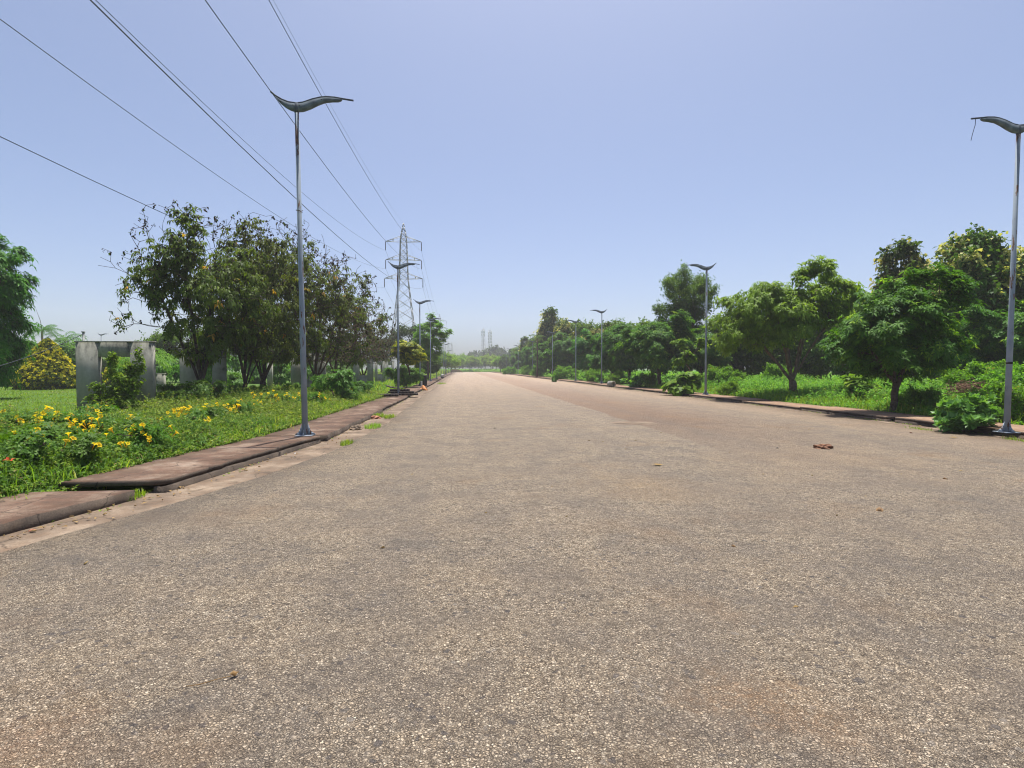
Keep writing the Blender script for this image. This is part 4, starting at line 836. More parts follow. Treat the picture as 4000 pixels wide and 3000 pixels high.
cover('verge_weeds', x, y, np.where((y < 19.5) & (edgeL(x, y) > 4.2), .18, np.clip(.1 + edgeL(x, y) * .16, .08, .42)), 10, .1, .045, rng, M['weed'], .04)
x, y = scatter(rng, 52000, -13, -3.6, 5, 34, lambda x, y: (edgeL(x, y) > -0.16 + .26 * np.sin(y * 1.9) * np.sin(y * 4.3)) * np.clip(1.15 - edgeL(x, y) * .2, .25, 1))
grass('verge_grass', x, y, .08, .42, .012, rng, M['grass'], .12, .7)
x, y = scatter(rng, 16000, -14, -3.6, 34, 100, lambda x, y: (edgeL(x, y) > -0.1))
grass('verge_grass', x, y, .1, .4, .03, rng, M['grass'], .2, .6)
x, y = scatter(rng, 120000, -45, -8, 13, 46, lambda x, y: (edgeL(x, y) > 5) * np.clip(1.3 - y / 50, .3, 1))
grass('lawn', x, y, .05, .13, .022, rng, M['grass'], .03, .6)
# right meadow
x, y = scatter(rng, 90000, 13.5, 34, 7, 46, lambda x, y: (edgeR(x, y) > -0.12 + .1 * np.sin(y * 4)) * (edgeR(x, y) < 16))
grass('meadow_grass', x, y, .12, .5, .016, rng, M['grass'], .05, .6)
x, y = scatter(rng, 15000, 13.5, 32, 7, 44, lambda x, y: (edgeR(x, y) > 0.0) * (edgeR(x, y) < 15))
cover('meadow_weeds', x, y, np.clip(.12 + edgeR(x, y) * .2, .1, .6) * (0.7 + .5 * (wav(x, y, .8) > .2)), 13, .11, .05, rng, M['rweed'], .02)
x, y = scatter(rng, 26000, 13.5, 60, 44, 250, lambda x, y: (edgeR(x, y) > 0.0) * np.clip(1.2 - y / 260, .2, 1) * np.clip(1.2 - edgeR(x, y) / 40, .1, 1))
cover('meadow_weeds', x, y, .7, 6, .3, .16, rng, M['rweed'], .03)
x, y = scatter(rng, 12000, -40, 60, 256, 330)
cover('field_weeds', x, y, .9, 6, .6, .35, rng, M['rweed'], .03)
x, y = scatter(rng, 9000, -26, -3.6, 90, 250, lambda x, y: edgeL(x, y) > 0)
cover('verge_weeds', x, y, .7, 6, .3, .16, rng, M['weed'], .06)

y = 4.8 + 40 * rng.random(60) ** 1.4; y = np.repeat(y, 26) + rng.normal(0, .12, 60 * 26); x = KL(y) + .05 + np.abs(rng.normal(0, .05, len(y)))
mb_ = cover('kerb_weeds', x, y, .1, 7, .045, .02, rng, M['weed'], .15)
y = 9 + 60 * rng.random(70) ** 1.4; y = np.repeat(y, 24) + rng.normal(0, .15, 70 * 24); x = KR(y) - .05 - np.abs(rng.normal(0, .06, len(y)))
cover('kerb_weeds', x, y, .12, 7, .05, .022, rng, M['weed'], .15)
y = 4.8 + 30 * rng.random(90) ** 1.3; y = np.repeat(y, 30) + rng.normal(0, .2, 90 * 30); x = KL(y) - LW + np.abs(rng.normal(0, .14, len(y)))
P_ = cover('footway_weeds', x, y, .1, 8, .05, .022, rng, M['weed'], .1); P_.location.z = .11
# ------------------------------------------------------------------ yellow flowering shrubs
def flower_mesh():
    mb = MB(); n = 5
    for k in range(n):
        a = 2 * math.pi * k / n; c, s = math.cos(a), math.sin(a)
        def p(r, w, z): return (c * r - s * w, s * r + c * w, z)
        v = [p(.006, 0, -.03), p(.018, -.012, .0), p(.018, .012, .0), p(.036, -.022, .012), p(.036, .022, .012), p(.05, -.012, .008), p(.05, .012, .008)]
        mb.add(v, [(0, 1, 2), (1, 3, 4), (1, 4, 2), (3, 5, 6), (3, 6, 4)], [.3, .5, .5, .8, .8, 1, 1])
    mb.tube([(0, 0, -.13), (0, 0, -.03)], [.004, .007], 5, a=0.0)
    return mb
FL = flower_mesh().build('flower', M['petal']); FLM = FL.data; bpy.data.objects.remove(FL)
fg = 'yellow flowering shrubs beside the left footway'
fst = dict(ST['shrub'], ends=80, nsub=14, per=4, n=6, L=.085, W=.036, droop=.5, step=.15, leaf=M['shrub'], zmin=.05)
def flowering(label, px, py, nf, seed, sc=1.0, proto=[None]):
    x, y = G(px, py, .15); z = float(gz(x, y)); r = random.Random(seed)
    if proto[0] is None:
        t = tree('flowering_shrub', label, 'shrub', (x, y, z), E((0, 0, .28, .62, .5, .26), (.1, 0, .44, .4, .35, .16)), .05, .012, fst, 91, fg)
        proto[0] = t; t['_p'] = 1; del t['_p']
        base = t
    else:
        base = dup_shell(proto[0], (x, y, z), r.uniform(0, 6.28), sc, label)
    for i in range(int(nf * 1.8)):
        o = bpy.data.objects.new('flower', FLM); C.objects.link(o); o.parent = base
        if i % 3 == 0: a = r.uniform(0, 6.28); q = math.sqrt(r.random()) * .68
        else: a += r.uniform(-.16, .16); q = min(.75, max(.02, q + r.uniform(-.1, .1)))
        o.location = (math.cos(a) * q, math.sin(a) * q, (.53 - .3 * q * q + r.uniform(-.06, .14)))
        # blossoms look up and outwards, many towards the open road side
        d = Vector((r.uniform(-.8, .8), r.uniform(-1.1, .5), r.uniform(.5, 1.2)))
        d = Matrix.Rotation(-base.rotation_euler.z, 3, 'Z') @ d
        o.rotation_euler = d.to_track_quat('Z', 'Y').to_euler(); s_ = r.uniform(.68, 1.02); o.scale = (s_, s_, s_)
def dup_shell(root, loc, rz, sc, label):
    r_ = root.copy(); C.objects.link(r_); r_.location = loc; r_.rotation_euler = (0, 0, rz); r_.scale = (sc, sc, sc); r_['label'] = label
    for ch in [k for k in bpy.data.objects if k.parent == root and not k.name.startswith('flower')]:
        c = ch.copy(); C.objects.link(c); c.parent = r_
    return r_
for lab, px, py, nf, sc in (
    ('yellow flowering shrub at the lower left edge, nearest the camera', 60, 1850, 5, 1.0), ('yellow flowering shrub crowded with blossom at the left edge', 30, 1745, 9, 1.1),
    ('yellow flowering shrub left of the nearest footway slab corner', 200, 1800, 7, 1.05), ('yellow flowering shrub in front of the lawn, second from left edge', 130, 1725, 10, 1.1),
    ('yellow flowering shrub below the left pillar of nearest frame', 260, 1730, 9, 1.1), ('yellow flowering shrub right at the slab end with blossom low down', 290, 1830, 5, .9),
    ('yellow flowering shrub in front of the nearest frame opening', 390, 1735, 9, 1.1), ('yellow flowering shrub below the right pillar of nearest frame', 480, 1745, 8, 1.0),
    ('yellow flowering shrub beside the broad footway slab, thin blossom', 560, 1775, 8, .9), ('yellow flowering shrub tucked under the climbing bush', 360, 1670, 5, 1.0),
    ('yellow flowering shrub with dense blossom left of second frame', 740, 1690, 14, 1.0), ('yellow flowering shrub with dense blossom below the second frame', 850, 1665, 14, 1.0),
    ('yellow flowering shrub halfway between second frame and lamp pole', 940, 1640, 5, 1.0), ('yellow flowering shrub left of the lamp pole, below forked tree', 1040, 1600, 11, 1.1),
    ('yellow flowering shrub close left of the nearest lamp pole', 1130, 1595, 12, 1.0), ('yellow flowering shrub right of the nearest lamp pole', 1245, 1590, 5, 1.0), ('yellow flowering shrub at the foot of the bushy dark shrub', 1370, 1570, 3, 1.0)):
    flowering(lab, px, py, nf, px * 7 + py, sc)
def red_leaf():
    mb = MB(); rg_ = np.random.default_rng(9)
    whorls(mb, rg_, np.array([[0, 0, 0.]]), np.array([[.1, -.5, 1.]]), 4, .06, .035, .4, .2, lambda k: np.full(k, .5), (.0, .6))
    o = mb.build('red_blossom', M['redleaf']); x, y = G(30, 1810, .42); o.location = (x, y, .45); tag(o, 'single red blossom in the bed at the lower left edge', 'flower')
red_leaf()

# grass tufts growing out of the gutter
def tuft(label, px, py, r_, h, n, seed):
    rg_ = np.random.default_rng(seed); a = rg_.uniform(0, 6.28, n); q = np.sqrt(rg_.random(n)) * r_
    x, y = G(px, py, 0.0); mb = MB(); t = rg_.uniform(.1, 1.1, n); an = rg_.uniform(0, 6.28, n)
    P = np.stack([np.cos(a) * q * .6, np.sin(a) * q * 1.6, np.zeros(n)], 1); D = np.stack([np.cos(an) * np.sin(t), np.sin(an) * np.sin(t), np.cos(t)], 1)
    mb.blades(P, D, h * rg_.uniform(.5, 1.2, n), .011, rg_.uniform(0, .85, n)); o = mb.build('grass_tuft', M['grass']); o.location = (x, y, -.012)
    tag(o, label, 'grass tuft', 'grass tufts in the gutter')
for i, (lab, px, py, r_, h, n) in enumerate((
    ('largest bright grass tuft in the gutter, nearest the camera', 1352, 1735, .2, .13, 170), ('long grass tuft in the gutter beside the broken stone', 1455, 1668, .35, .14, 260), ('grass tuft at the asphalt edge beyond the broken stone', 1520, 1630, .3, .16, 240),
    ('small tuft at the gap between the first two left slabs', 515, 1945, .13, .12, 110), ('tuft under the kerb edge near the third slab', 1478, 1628, .3, .18, 200), ('tuft near the far left kerb by the orange sack', 1725, 1500, .8, .3, 200),
    ('tuft in the right gutter below the milkweed bush', 3990, 1722, .25, .12, 120), ('tuft in the right gutter left of the milkweed bush', 3590, 1676, .3, .08, 120), ('tuft on the right kerb edge near dark tree', 3232, 1612, .12, .2, 90))):
    tuft(lab, px, py, r_, h, n, 300 + i)

def litter(name, fx, n, y0, y1, seed):
    r = np.random.default_rng(seed); y = y0 + (y1 - y0) * r.random(n) ** 1.7; x = fx(y) ; x = x + r.normal(0, .16, n)
    mb = MB(); P = np.stack([x, y, np.full(n, .002)], 1); an = r.uniform(0, 6.28, n); D = np.stack([np.cos(an), np.sin(an), r.uniform(0, .25, n)], 1)
    k = n // 2; mb.leaves(P[:k], D[:k], np.repeat([[0, 0, 1.0]], k, 0) + r.normal(0, .3, (k, 3)), r.uniform(.03, .09, k), r.uniform(.02, .045, k), .1, .2, r.uniform(0, 1, k))
    mb.segs(P[k:] + (0, 0, .004), P[k:] + D[k:] * r.uniform(.01, .05, (n - k, 1)) * (1, 1, .3) + (0, 0, .006), r.uniform(.003, .012, n - k), .004, 4, a=r.random()); tag(mb.build(name, M['dryleaf']), kind='stuff')
litter('gutter_litter', lambda y: KL(y) + .14, 420, 4.6, 50, 1); litter('gutter_litter', lambda y: KR(y) - .15, 380, 8, 60, 2); litter('road_litter', lambda y: np.random.default_rng(4).uniform(AL(y), AR(y)), 60, 3.5, 40, 3)
litter('footway_litter', lambda y: KL(y) - LW * .75, 160, 4.6, 30, 5)

# ------------------------------------------------------------------ street lamps
ARM = [(-.50, .217), (-.42, .145), (-.29, .067), (-.16, .02), (0, 0), (.13, .02), (.32, .09), (.47, .128), (.59, .143), (.757, .135), (.9, .112), (1.13, .08)]
LOW = [(-.425, .13), (-.33, .0), (-.207, -.10), (-.11, -.15), (0, -.175), (.13, -.165), (.275, -.11), (.42, -.034), (.56, .022), (.71, .043), (.85, .048), (.906, .085)]
def lamp(label, loc, group, H=6.75):
    t = thing('street_lamp', label, 'street lamp', loc, 0, group)
    pb = MB(); pb.tube([(0, 0, .012), (0, 0, 2.2), (0, 0, 2.25), (0, 0, H - .02)], [.06, .058, .053, .04], 14); pb.build('pole', M['lamp'], t, True)
    bp = MB(); bp.box(-.17, -.17, 0, .17, .17, .016)
    for k in range(4):
        a = k * math.pi / 2 + 0.0; c, s = math.cos(a), math.sin(a)
        pr = [(.055, .017), (.2, .017), (.2, .035), (.14, .07), (.1, .13), (.075, .21), (.055, .25)]
        for q in range(1, len(pr) - 1):
            tri = [pr[0], pr[q], pr[q + 1]]
            v = [(c * r_ - s * w, s * r_ + c * w, z) for w in (-.006, .006) for r_, z in tri]
            bp.add(v, [(0, 2, 1), (3, 4, 5), (0, 1, 4), (0, 4, 3), (1, 2, 5), (1, 5, 4), (2, 0, 3), (2, 3, 5)])
    bp.build('base_plate', M['lamp'], t)
    ab = MB(); ab.tube([(x, 0, H + z) for x, z in ARM], [.019] * len(ARM), 8); ab.tube([(0, 0, H - .2), (0, 0, H + .0)], [.045, .042], 10)
    ab.build('arm', M['tube'], t, True)
    # curved panel hanging under the arm
    xs = np.linspace(-.42, .9, 40); up = np.interp(xs, [p[0] for p in ARM], [p[1] for p in ARM]) - .022; lo = np.minimum(up - .001, np.interp(xs, [p[0] for p in LOW], [p[1] for p in LOW]))
    hb = MB(); n = len(xs); V = []
    for w in (-.03, .03): V += [(x, w, H + z) for x, z in zip(xs, up)] + [(x, w, H + z) for x, z in zip(xs, lo)]
    f = []
    for i in range(n - 1):
        for q in ((i, n + i, n + i + 1, i + 1), (2 * n + i, 2 * n + i + 1, 3 * n + i + 1, 3 * n + i), (n + i, 3 * n + i, 3 * n + i + 1, n + i + 1), (i, i + 1, 2 * n + i + 1, 2 * n + i)):
            f += [(q[0], q[1], q[2]), (q[0], q[2], q[3])]
    hb.add(V, f); hb.build('panel', M['slate'], t)
    bb = MB(); 
    for xx in (-.3, -.06, .06, .5): bb.segs([(xx, -.038, H + np.interp(xx, [p[0] for p in ARM], [p[1] for p in ARM]) - .06)], [(xx, -.028, H + np.interp(xx, [p[0] for p in ARM], [p[1] for p in ARM]) - .06)], .012, .012, 6)
    bb.build('bolt', M['rubber'], t)
    return t
lgp, rgp = 'street lamps on the left footway', 'street lamps on the right footway'
x, y = G(1190, 1706, .12); L1 = lamp('nearest lamp on the left, its tall rusty pole standing alone before the dusky trees', (x, y, .142), lgp); LS = 1.055; L1.scale = (LS, LS, LS)
L1.rotation_euler = (0, R(-.9), 0)
def arm_cable(parent, pts, r_=.006, name='loose_cable', m='wire'):
    mb = MB(); mb.tube(pts, [r_] * len(pts), 5); return mb.build(name, M[m], parent)
def zside(D, px): x, y = W(px, D * LS); return (x, y, .12)
R1p = G(3937, 1690, .12); R1 = dup(L1, (R1p[0], R1p[1], .12), math.pi, LS * .985, 'nearest right lamp, cut by the right edge, loose cable hanging from its arm', rgp)
R1.rotation_euler = (0, R(1.2), math.pi); R1.rotation_euler = (Matrix.Rotation(R(1.0), 3, 'Y') @ Matrix.Rotation(math.pi, 3, 'Z')).to_euler()
arm_cable(L1, [(.06, -.01, 4.55), (.03, -.07, 4.57), (-.06, -.02, 4.6), (-.03, .06, 4.58), (.06, .02, 4.6)], .008, 'wire_tie', 'bark')
arm_cable(R1, [(1.03, 0, 6.83), (1.035, .0, 6.7), (1.09, 0, 6.5), (1.12, 0, 6.36)])
bt = MB(); bt.tube([(0, 0, 1.52), (0, 0, 1.57)], [.064, .064], 12); bt.build('black_band', M['rubber'], R1)
ordn = ['second', 'third', 'fourth', 'fifth', 'sixth', 'seventh', 'eighth', 'ninth', 'tenth']
for i, (px, D) in enumerate(((1556, 29.8), (1641, 46), (1682, 62), (1706, 77), (1723, 93), (1734, 105), (1742, 126), (1753, 172))):
    dup(L1, zside(D, px), R(rr.uniform(-3, 3)), LS, f'left side lamp, {ordn[i]} from the camera' + {0: ', before the pylon', 1: ' beside the black bin', 2: ' half hidden in bright leaves'}.get(i, ''), lgp)
for i, (px, D) in enumerate(((2757, 30.2), (2350, 53.6), (2249, 65), (2158, 85), (2081, 112), (2024, 135), (1992, 158), (1977, 175))):
    dup(L1, zside(D, px), math.pi + R(rr.uniform(-3, 3)), LS, f'right side lamp, {ordn[i]} from the camera' + {0: ', beside the big leaf plant', 1: ' near the concrete pipe'}.get(i, ''), rgp)
dup(L1, (*W(398, 90), .2), 0.0, 1.0, 'lone distant lamp head showing above the nearest concrete frame', 'street lamps beyond the lawn')

# ------------------------------------------------------------------ transmission towers and power lines
TX = -11.2; ARMZ = [26.6, 23.0, 19.35]; ZT = 30.2
def pylon(label, loc, group, sc=1.0):
    t = thing('transmission_tower', label, 'transmission tower', loc, 0, group)
    def hw(z): return np.interp(z, [0, 19.3, 27.2, 30.2], [3.1, .85, .6, .04])
    mb = MB(); A = []; B = []
    lev = [0, 3.4, 6.4, 9.0, 11.3, 13.4, 15.3, 17.3, 19.3, 20.4, 21.7, 23.0, 24.1, 25.3, 26.6, 27.4, 28.4, 29.4, 30.2]
    cor = lambda z: [np.array((sx * hw(z), sy * hw(z), z)) for sx, sy in ((-1, -1), (1, -1), (1, 1), (-1, 1))]
    leg = MB(); la = []; lb = []
    for z0, z1 in zip(lev[:-1], lev[1:]):
        c0, c1 = cor(z0), cor(z1)
        for i in range(4):
            j = (i + 1) % 4; la.append(c0[i]); lb.append(c1[i])
            A += [c0[i], c0[j]]; B += [c1[j], c1[i]]
            if z1 in (19.3, 20.4, 23.0, 24.1, 26.6, 27.4): A.append(c1[i]); B.append(c1[j])
    mb.segs(A, B, .036, .036, 4); mb.segs(la, lb, .07, .07, 4)
    mb.build('lattice', M['steel'], t)
    for k, z in enumerate(ARMZ):
        hwz = hw(z); w = (3.5, 3.5, 3.75)[k]; zt = z + 1.0
        for s in (-1, 1):
            ar = MB(); tip = np.array((s * w, 0, z)); A = []; B = []
            for sy in (-1, 1):
                A += [np.array((s * hwz, sy * hwz, z)), np.array((s * hw(zt), sy * hw(zt), zt))]; B += [tip, tip]
                m = tip * .5 + np.array((s * hwz, sy * hwz, z)) * .5; A.append(m); B.append(tip * .5 + np.array((s * hw(zt), sy * hw(zt), zt)) * .5)
            ar.segs(A, B, .045, .045, 4); ar.build('cross_arm', M['steel'], t)
            ib = MB(); zs = np.linspace(z - .1, z - 1.75, 24); ib.tube([(s * w, 0, q) for q in zs], [.03 if i % 2 else .12 for i in range(24)], 7); ib.build('insulator', M['insul'], t)
    return t
TY1 = W(1579, 113)[1]; TX1 = W(1579, 113)[0]
pg = 'lattice transmission towers on the left'
T1 = pylon('nearest and largest lattice transmission tower, behind the second left lamp', (TX1, TY1, 0), pg)
dup(T1, (*W(1718, 300), 0), 0, 1, 'second lattice transmission tower, small above the bright layered tree')
dup(T1, (*W(1733, 560), 0), .2, 1, 'tiny far transmission tower, left of its two tiny neighbours')
dup(T1, (*W(1752, 600), 0), .2, 1, 'tiny far transmission tower, in the middle of three')
dup(T1, (*W(1765, 620), 0), -.2, 1, 'tiny far transmission tower, right of its two tiny neighbours')
T2 = W(1718, 300); T3 = W(1745, 590)
def span(name_lab, off, zi, x0, y0, x1, y1, a, r_, n=44, grp='power lines of the transmission towers'):
    s = np.linspace(0, 1, n); y = y0 + (y1 - y0) * s; x = x0 + (x1 - x0) * s + off; ym = (y0 + y1) / 2; z = zi - a * ((y1 - ym) ** 2 - (y - ym) ** 2)
    mb = MB(); mb.tube(np.stack([x, y, z], 1), [r_] * n, 5); o = mb.build('power_line', M['wire']); tag(o, name_lab, 'power line', grp)
YB = 2 * 7.0 - TY1
lev_n = ['top', 'middle', 'bottom']
for k, z in enumerate(ARMZ):
    w = (3.5, 3.5, 3.75)[k]
    for s in (-1, 1):
        sd = 'left' if s < 0 else 'right'
        span(f'near power line to the {lev_n[k]} {sd} arm of the nearest tower', s * w, z - 1.78, TX1, YB, TX1, TY1, .00074, .016)
        span(f'far power line from the {lev_n[k]} {sd} arm of the nearest tower to the second', s * w, z - 1.78, TX1, TY1, T2[0], T2[1], .0006, .016, 30)
        span(f'distant power line beyond the second tower from its {lev_n[k]} {sd} arm', s * w, z - 1.78, T2[0], T2[1], T3[0], T3[1], .0004, .016, 24)
span('thin earth wire from behind the camera to the peak of the nearest tower', 0, ZT, TX1, YB, TX1, TY1, .0006, .009)
span('thin earth wire between peaks of the nearest and second towers', 0, ZT, TX1, TY1, T2[0], T2[1], .0005, .009, 30)
# slack cable on the thin post
def slack():
    a = np.array((*W(335, 24), 3.08)); b = np.array((*W(-260, 20), 1.15)); s = np.linspace(0, 1, 24)[:, None]
    P = a * (1 - s) + b * s; P[:, 2] -= .9 * (s * (1 - s))[:, 0]
    mb = MB(); mb.tube(P, [.014] * 24, 5); o = mb.build('slack_cable', M['wire']); tag(o, 'slack grey cable slung from the thin post past the yellow shrub', 'cable')
slack()

# ------------------------------------------------------------------ telecom masts
def mast(label, px, D, H, group, thick):
    x, y = W(px, D); t = thing('telecom_mast', label, 'telecom mast', (x, y, 0), .4, group)
    hw = lambda z: 2.2 - 1.35 * z / H; A = []; B = []; lv = np.linspace(0, H, 11)
    for z0, z1 in zip(lv[:-1], lv[1:]):
        c0 = [np.array((a * hw(z0), b * hw(z0), z0)) for a, b in ((-1, -1), (1, -1), (1, 1), (-1, 1))]; c1 = [np.array((a * hw(z1), b * hw(z1), z1)) for a, b in ((-1, -1), (1, -1), (1, 1), (-1, 1))]
        for i in range(4):
            j = (i + 1) % 4; A += [c0[i], c0[i], c0[j], c1[i]]; B += [c1[i], c1[j], c1[i], c1[j]]
    mb = MB(); mb.segs(A, B, .05, .05, 4); mb.tube([(thick[0], 0, 0), (thick[0], 0, H + 1)], [.24, .2], 6); mb.build('lattice', M['steel'], t)
    for k in range(thick[1]):
        a = k * 2 * math.pi / 3 + .3; z = H - 1.5 - 2.8 * (k // 3); r_ = 1.7
        ab = MB(); cx, cy = math.cos(a) * r_, math.sin(a) * r_; ab.box(cx - .2, cy - .16, z - 1.3, cx + .2, cy + .16, z + 1.0); ab.segs([(0, 0, z)], [(cx, cy, z)], .1, .1, 4)
        ab.build('antenna', M['antenna'], t)
    rb_ = MB(); rb_.tube([(0, 0, H), (0, 0, H + 3)], [.12, .04], 5); rb_.build('lightning_rod', M['steel'], t)
mast('left one of two hazy telecom masts beyond the road end, with a thin rod', 1888, 520, 37, 'telecom masts on the skyline', (.3, 6))
mast('right one of two hazy telecom masts, wider head of antennas', 1915, 520, 36, 'telecom masts on the skyline', (-1.2, 12))

# ------------------------------------------------------------------ small things
def lump(name, label, cat, px, py, sx, sy, sz, mat, seed, z=0.0, rough=.25, group=None, sub=3):
    import bmesh
    bm = bmesh.new(); bmesh.ops.create_icosphere(bm, subdivisions=sub, radius=1.0); r = np.random.default_rng(seed); ph = r.uniform(0, 6, 9)
    for v in bm.verts:
        c = v.co; k = 1 + rough * (math.sin(c.x * 3 + ph[0]) * math.sin(c.y * 3.4 + ph[1]) + .5 * math.sin(c.z * 7 + ph[2] + c.x * 5) + .35 * math.sin(c.y * 11 + ph[3] + c.z * 6))
        v.co = (c.x * k * sx, c.y * k * sy, max(-.12, c.z) * k * sz)
    me = bpy.data.meshes.new(name); bm.to_mesh(me); bm.free(); me.materials.append(M[mat]); o = bpy.data.objects.new(name, me); C.objects.link(o)
    x, y = G(px, py, z); o.location = (x, y, z); o.rotation_euler = (0, 0, r.uniform(0, 6)); return tag(o, label, cat, group)
lump('soil_heap', 'small heap of red brown soil lying on the road at right', 'soil heap', 3220, 1752, .16, .14, .075, 'soil', 1, rough=.26, sub=4)
lump('road_stone', 'brown stone lying alone on the road at right', 'stone', 3446, 1997, .058, .04, .03, 'stone', 2, rough=.15)
lump('broken_stone', 'pale broken stone in the left gutter beside the kerb', 'stone', 1388, 1677, .16, .12, .1, 'gutter', 3)
lump('broken_stone', 'reddish stone in the left gutter beyond the pale broken one', 'stone', 1468, 1634, .14, .12, .08, 'brick', 4)
lump('orange_sack', 'orange sack lying in the left gutter by the third lamp', 'sack', 1655, 1524, .26, .26, .3, 'orange', 5, rough=.18)
stg = 'loose stones on the road'
for i, (lab, px, py, s_, m_) in enumerate((('pebble on the road below the soil heap', 3700, 1873, .03, 'stone'), ('dark pebble left of the soil heap', 3040, 1752, .03, 'rubber'), ('dark pebble on the mid road left of the round patch', 1932, 1674, .03, 'rubber'),
    ('pebble beside the milkweed bush', 3563, 1692, .035, 'soil'), ('pale pebble in the left gutter', 1150, 1772, .02, 'white'), ('tan pebble near the lower right', 2873, 2140, .022, 'stone'), ('pebble in the gutter at lower left', 112, 2078, .03, 'brick'), ('dark pebble near the right footway corner', 2515, 1530, .05, 'rubber'))):
    lump('pebble', lab, 'pebble', px, py, s_, s_ * .8, s_ * .6, m_, 20 + i, group=stg, sub=2)
def dry_leaf(label, px, py, pts, rz, twig=False, sc=1.0):
    x, y = G(px, py, 0); mb = MB(); n = len(pts)
    V = [(0, 0, .016)] + [(a * sc, b * sc, .006 + .02 * abs(math.sin(i * 1.7))) for i, (a, b) in enumerate(pts)]
    mb.add(V, [(0, 1 + i, 1 + (i + 1) % n) for i in range(n)], np.linspace(0, 1, n + 1))
    if twig:
        mb.tube([(0, 0, .01), (-.06, -.02, .012), (-.14, -.05, .008), (-.2, -.055, .008)], [.002, .002, .0025, .002], 5)
    o = mb.build('dry_leaf', M['dryleaf']); o.location = (x, y, .003); o.rotation_euler = (0, 0, rz); tag(o, label, 'leaf', 'dry leaves on the road')
star = []
for k in range(7):
    a = k * 2 * math.pi / 7; star += [(math.cos(a) * (.1 + .03 * (k % 2)), math.sin(a) * .1), (math.cos(a + .45) * .045, math.sin(a + .45) * .045)]
dry_leaf('yellow brown lobed dry leaf on the road right of centre', 2572, 1820, star, .3)
dry_leaf('pale dry leaf on a curved twig at the lower left of the road', 890, 2668, [(.02, .0), (.035, .02), (.03, .035), (0, .035), (-.02, .015)], .1, True, .8)
dry_leaf('curled brown leaf in front of the milkweed bush', 3730, 1712, [(.12, .0), (.05, .06), (-.05, .05), (-.13, 0), (-.04, -.05)], .1)
# pale worn patch in the road surface
def patch():
    x, y = G(2480, 1653, 0); mb = MB(); n = 26; r = np.random.default_rng(8); a = np.arange(n) * 2 * math.pi / n; q = .52 * (1 + r.normal(0, .07, n))
    mb.add(np.concatenate([[[0, 0, 0]], np.stack([np.cos(a) * q * 1.35, np.sin(a) * q, 0 * a], 1)]), [(0, 1 + i, 1 + (i + 1) % n) for i in range(n)])
    o = mb.build('road_patch', M['gutter']); o.location = (x, y, .004); tag(o, kind='structure')
patch()
# concrete pipe ring on the right kerb
def pipe():
    x, y = G(2398, 1512, 0.0); mb = MB(); n = 28; a = np.arange(n) * 2 * math.pi / n; ro, ri, L = .26, .18, .55
    V = []; 
    for yy, rad in ((0, ro), (L, ro), (L, ri), (0, ri)): V += [(math.cos(t) * rad, yy, math.sin(t) * rad) for t in a]
    f = []
    for k in range(4):
        for i in range(n):
            j = (i + 1) % n; p = (k * n + i, k * n + j, ((k + 1) % 4) * n + j, ((k + 1) % 4) * n + i); f += [(p[0], p[1], p[2]), (p[0], p[2], p[3])]
    mb.add(V, f); o = mb.build('concrete_pipe', M['wall']); o.location = (x, y, .26); o.rotation_euler = (0, 0, R(32)); tag(o, 'short grey concrete pipe lying on the right kerb', 'pipe')
pipe()
# litter bin, white post and box on the left footway
def bin_():
    x, y = W(1659, 48); t = thing('litter_bin', 'black barrel shaped litter bin right of the third left lamp', 'bin', (x, y, .12))
    b = MB(); b.tube([(0, 0, 0), (0, 0, .1), (0, 0, .5), (0, 0, .82), (0, 0, .84)], [.17, .2, .2, .19, .19], 16); b.build('body', M['bin'], t)
    r_ = MB(); r_.tube([(0, 0, .841), (0, 0, .9)], [.215, .21], 16); r_.build('rim', M['bin'], t)
bin_()
post('short white marker post touching the third left lamp', 1646, 47, .38, .11, .11, 'white', 'marker_post', None).location.z = .12
def box_():
    x, y = W(1728, 88); t = thing('service_box', 'small white service box with black foot on the far left footway', 'box', (x, y, .12))
    b = MB(); b.box(-.18, -.15, .2, .18, .15, .62); b.build('cabinet', M['white'], t); b2 = MB(); b2.box(-.22, -.19, 0, .22, .19, .198); b2.build('foot', M['bin'], t)
box_()
def bricks():
    x, y = W(1779, 232); mb = MB(); r = random.Random(2)
    for k in range(5):
        for i in range(9 - k): mb.box(-3.2 + i * .7 + k * .3 + r.uniform(-.1, .1), -.5, k * .25, -2.55 + i * .7 + k * .3, .5, k * .25 + .24)
    o = mb.build('brick_pile', M['brick']); o.location = (x, y, 0); tag(o, 'low pile of red bricks at the far end of left kerb', 'brick pile')
bricks()
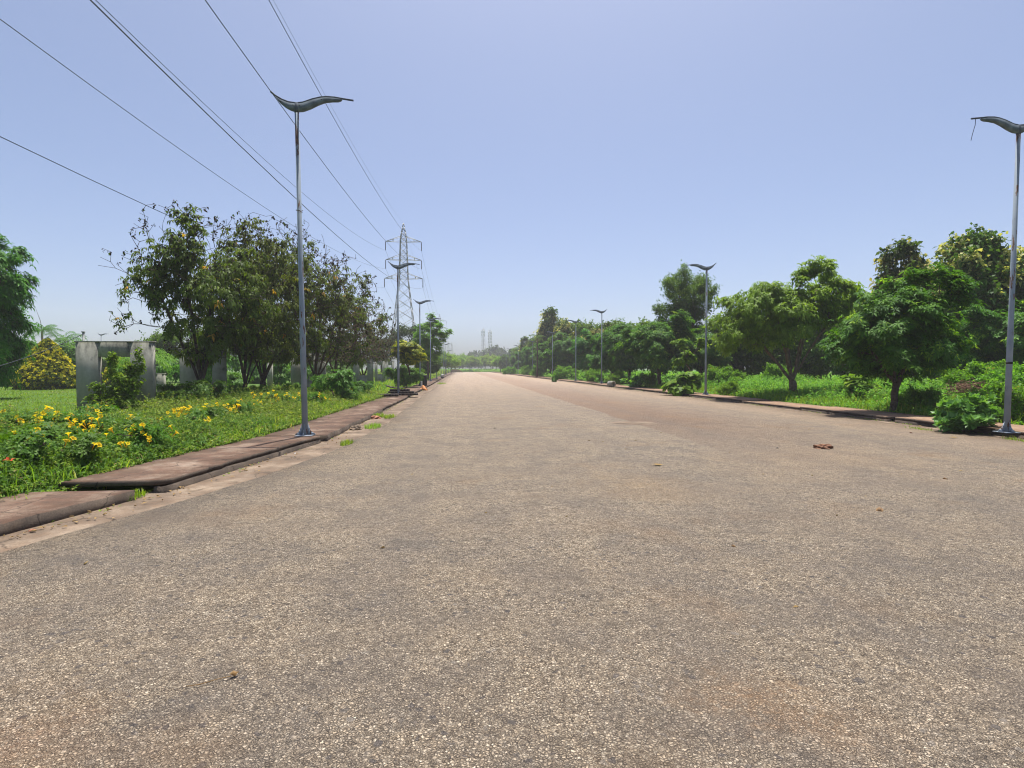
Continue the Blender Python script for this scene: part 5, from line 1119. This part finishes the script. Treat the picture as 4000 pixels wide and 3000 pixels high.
# dark slabs stacked beside the second left lamp
sg = 'dark drain slabs stacked by the second left lamp'
for i, (lab, px, z, L_, rz, dy) in enumerate((('lowest dark slab of the stack by the second left lamp', 1575, .2, 1.5, .05, .6), ('second dark slab of the stack by the second left lamp', 1562, .31, 1.35, -.06, .7), ('third dark slab, slid left on the stack by second left lamp', 1555, .42, 1.1, .1, .8), ('dark curved plank on top of the stack by second left lamp', 1545, .55, 1.2, -.02, .9), ('flat dark slab lying on the footway before the second left lamp', 1520, .2, 1.1, 0.02, -.5))):
    x, y = W(px, 31); mb = MB(); r = np.random.default_rng(60 + i); n = 8; xs = np.linspace(-L_ / 2, L_ / 2, n); b = (.18 * (xs / L_ - .1) ** 2 * 2 if i == 3 else 0 * xs); th = .045 if i == 3 else .1
    for k in range(n - 1):
        mb.hexa([(xs[k], -.3, b[k]), (xs[k + 1], -.3, b[k + 1]), (xs[k + 1], .3, b[k + 1]), (xs[k], .3, b[k])], [(xs[k], -.3, b[k] + th), (xs[k + 1], -.3, b[k + 1] + th), (xs[k + 1], .3, b[k + 1] + th), (xs[k], .3, b[k] + th)])
    o = mb.build('drain_slab', M['darkslab']); o.location = (x, y + dy, z - .08 + .003 * i); o.rotation_euler = (0, 0, rz); tag(o, lab, 'slab', sg)
# heap of dead brush in the right meadow
def brush():
    r = np.random.default_rng(70); n = 260; x, y, z = Lc(3800, 21); P = r.normal(0, 1, (n, 3)) * (.34, .3, .1) + (0, 0, .3); P[:, 2] = np.abs(P[:, 2]); d = unit(r.normal(size=(n, 3)) * (1, 1, .35)) * r.uniform(.12, .34, (n, 1))
    mb = MB(); mb.segs(P - d, P + d, .012, .006, 4); o = mb.build('brush_heap', simple('dead_brush', (.16, .085, .055), .9, .4, 8)); o.location = (x, y, z + .25); tag(o, 'heap of reddish dead brush in the right meadow', 'brush heap')
brush()

# ------------------------------------------------------------------ light, sky, air, camera
AZ, EL = R(14), R(75)
sd = Vector((math.sin(AZ) * math.cos(EL), math.cos(AZ) * math.cos(EL), math.sin(EL)))
ld = bpy.data.lights.new('sun', 'SUN'); ld.energy = 5.0; ld.angle = R(0.6); ld.color = (1.0, 0.955, 0.88)
lo = bpy.data.objects.new('sun', ld); C.objects.link(lo); lo.rotation_euler = sd.to_track_quat('Z', 'Y').to_euler(); lo.location = (30, 60, 90)
wd = bpy.data.worlds.new('World'); bpy.context.scene.world = wd; wd.use_nodes = True
wn = wd.node_tree; bg = wn.nodes['Background']
sk = wn.nodes.new('ShaderNodeTexSky'); sk.sky_type = 'NISHITA'; sk.sun_disc = False; sk.sun_elevation = EL; sk.sun_rotation = AZ; sk.altitude = 0; sk.air_density = 0.57; sk.dust_density = 2.9; sk.ozone_density = 4.2
wn.links.new(sk.outputs[0], bg.inputs[0]); bg.inputs[1].default_value = 0.125

HAZE = True
if HAZE:
    mb = MB(); mb.box(-420, -130, -1.2, 420, 680, 62); hz = mb.build('haze', None); hz.data.materials.clear()
    hm, nt, out = new_mat('pale_air')
    pv = nt.nodes.new('ShaderNodeVolumePrincipled'); pv.inputs['Color'].default_value = (0.93, 0.92, 1.0, 1); pv.inputs['Density'].default_value = 0.0006; pv.inputs['Anisotropy'].default_value = 0.0
    nt.links.new(pv.outputs[0], out.inputs['Volume']); hz.data.materials.append(hm); tag(hz, kind='stuff')

cd = bpy.data.cameras.new('camera'); cd.lens = 20; cd.sensor_width = 36; cd.clip_end = 5000; cd.clip_start = .05
co = bpy.data.objects.new('camera', cd); C.objects.link(co); co.location = (0, 0, CAMH); co.rotation_euler = (math.pi / 2 - PITCH, 0, -YAW)
sc = bpy.context.scene; sc.camera = co
sc.view_settings.view_transform = 'Standard'; sc.view_settings.look = 'None'; sc.view_settings.exposure = 0.64; sc.view_settings.gamma = 1.0
cy = sc.cycles; cy.max_bounces = 6; cy.diffuse_bounces = 3; cy.glossy_bounces = 2; cy.transmission_bounces = 4; cy.volume_bounces = 1; cy.transparent_max_bounces = 4
cy.filter_width = 1.1; cy.use_denoising = True; cy.sample_clamp_indirect = 6.0; cy.use_adaptive_sampling = True; cy.adaptive_threshold = 0.02
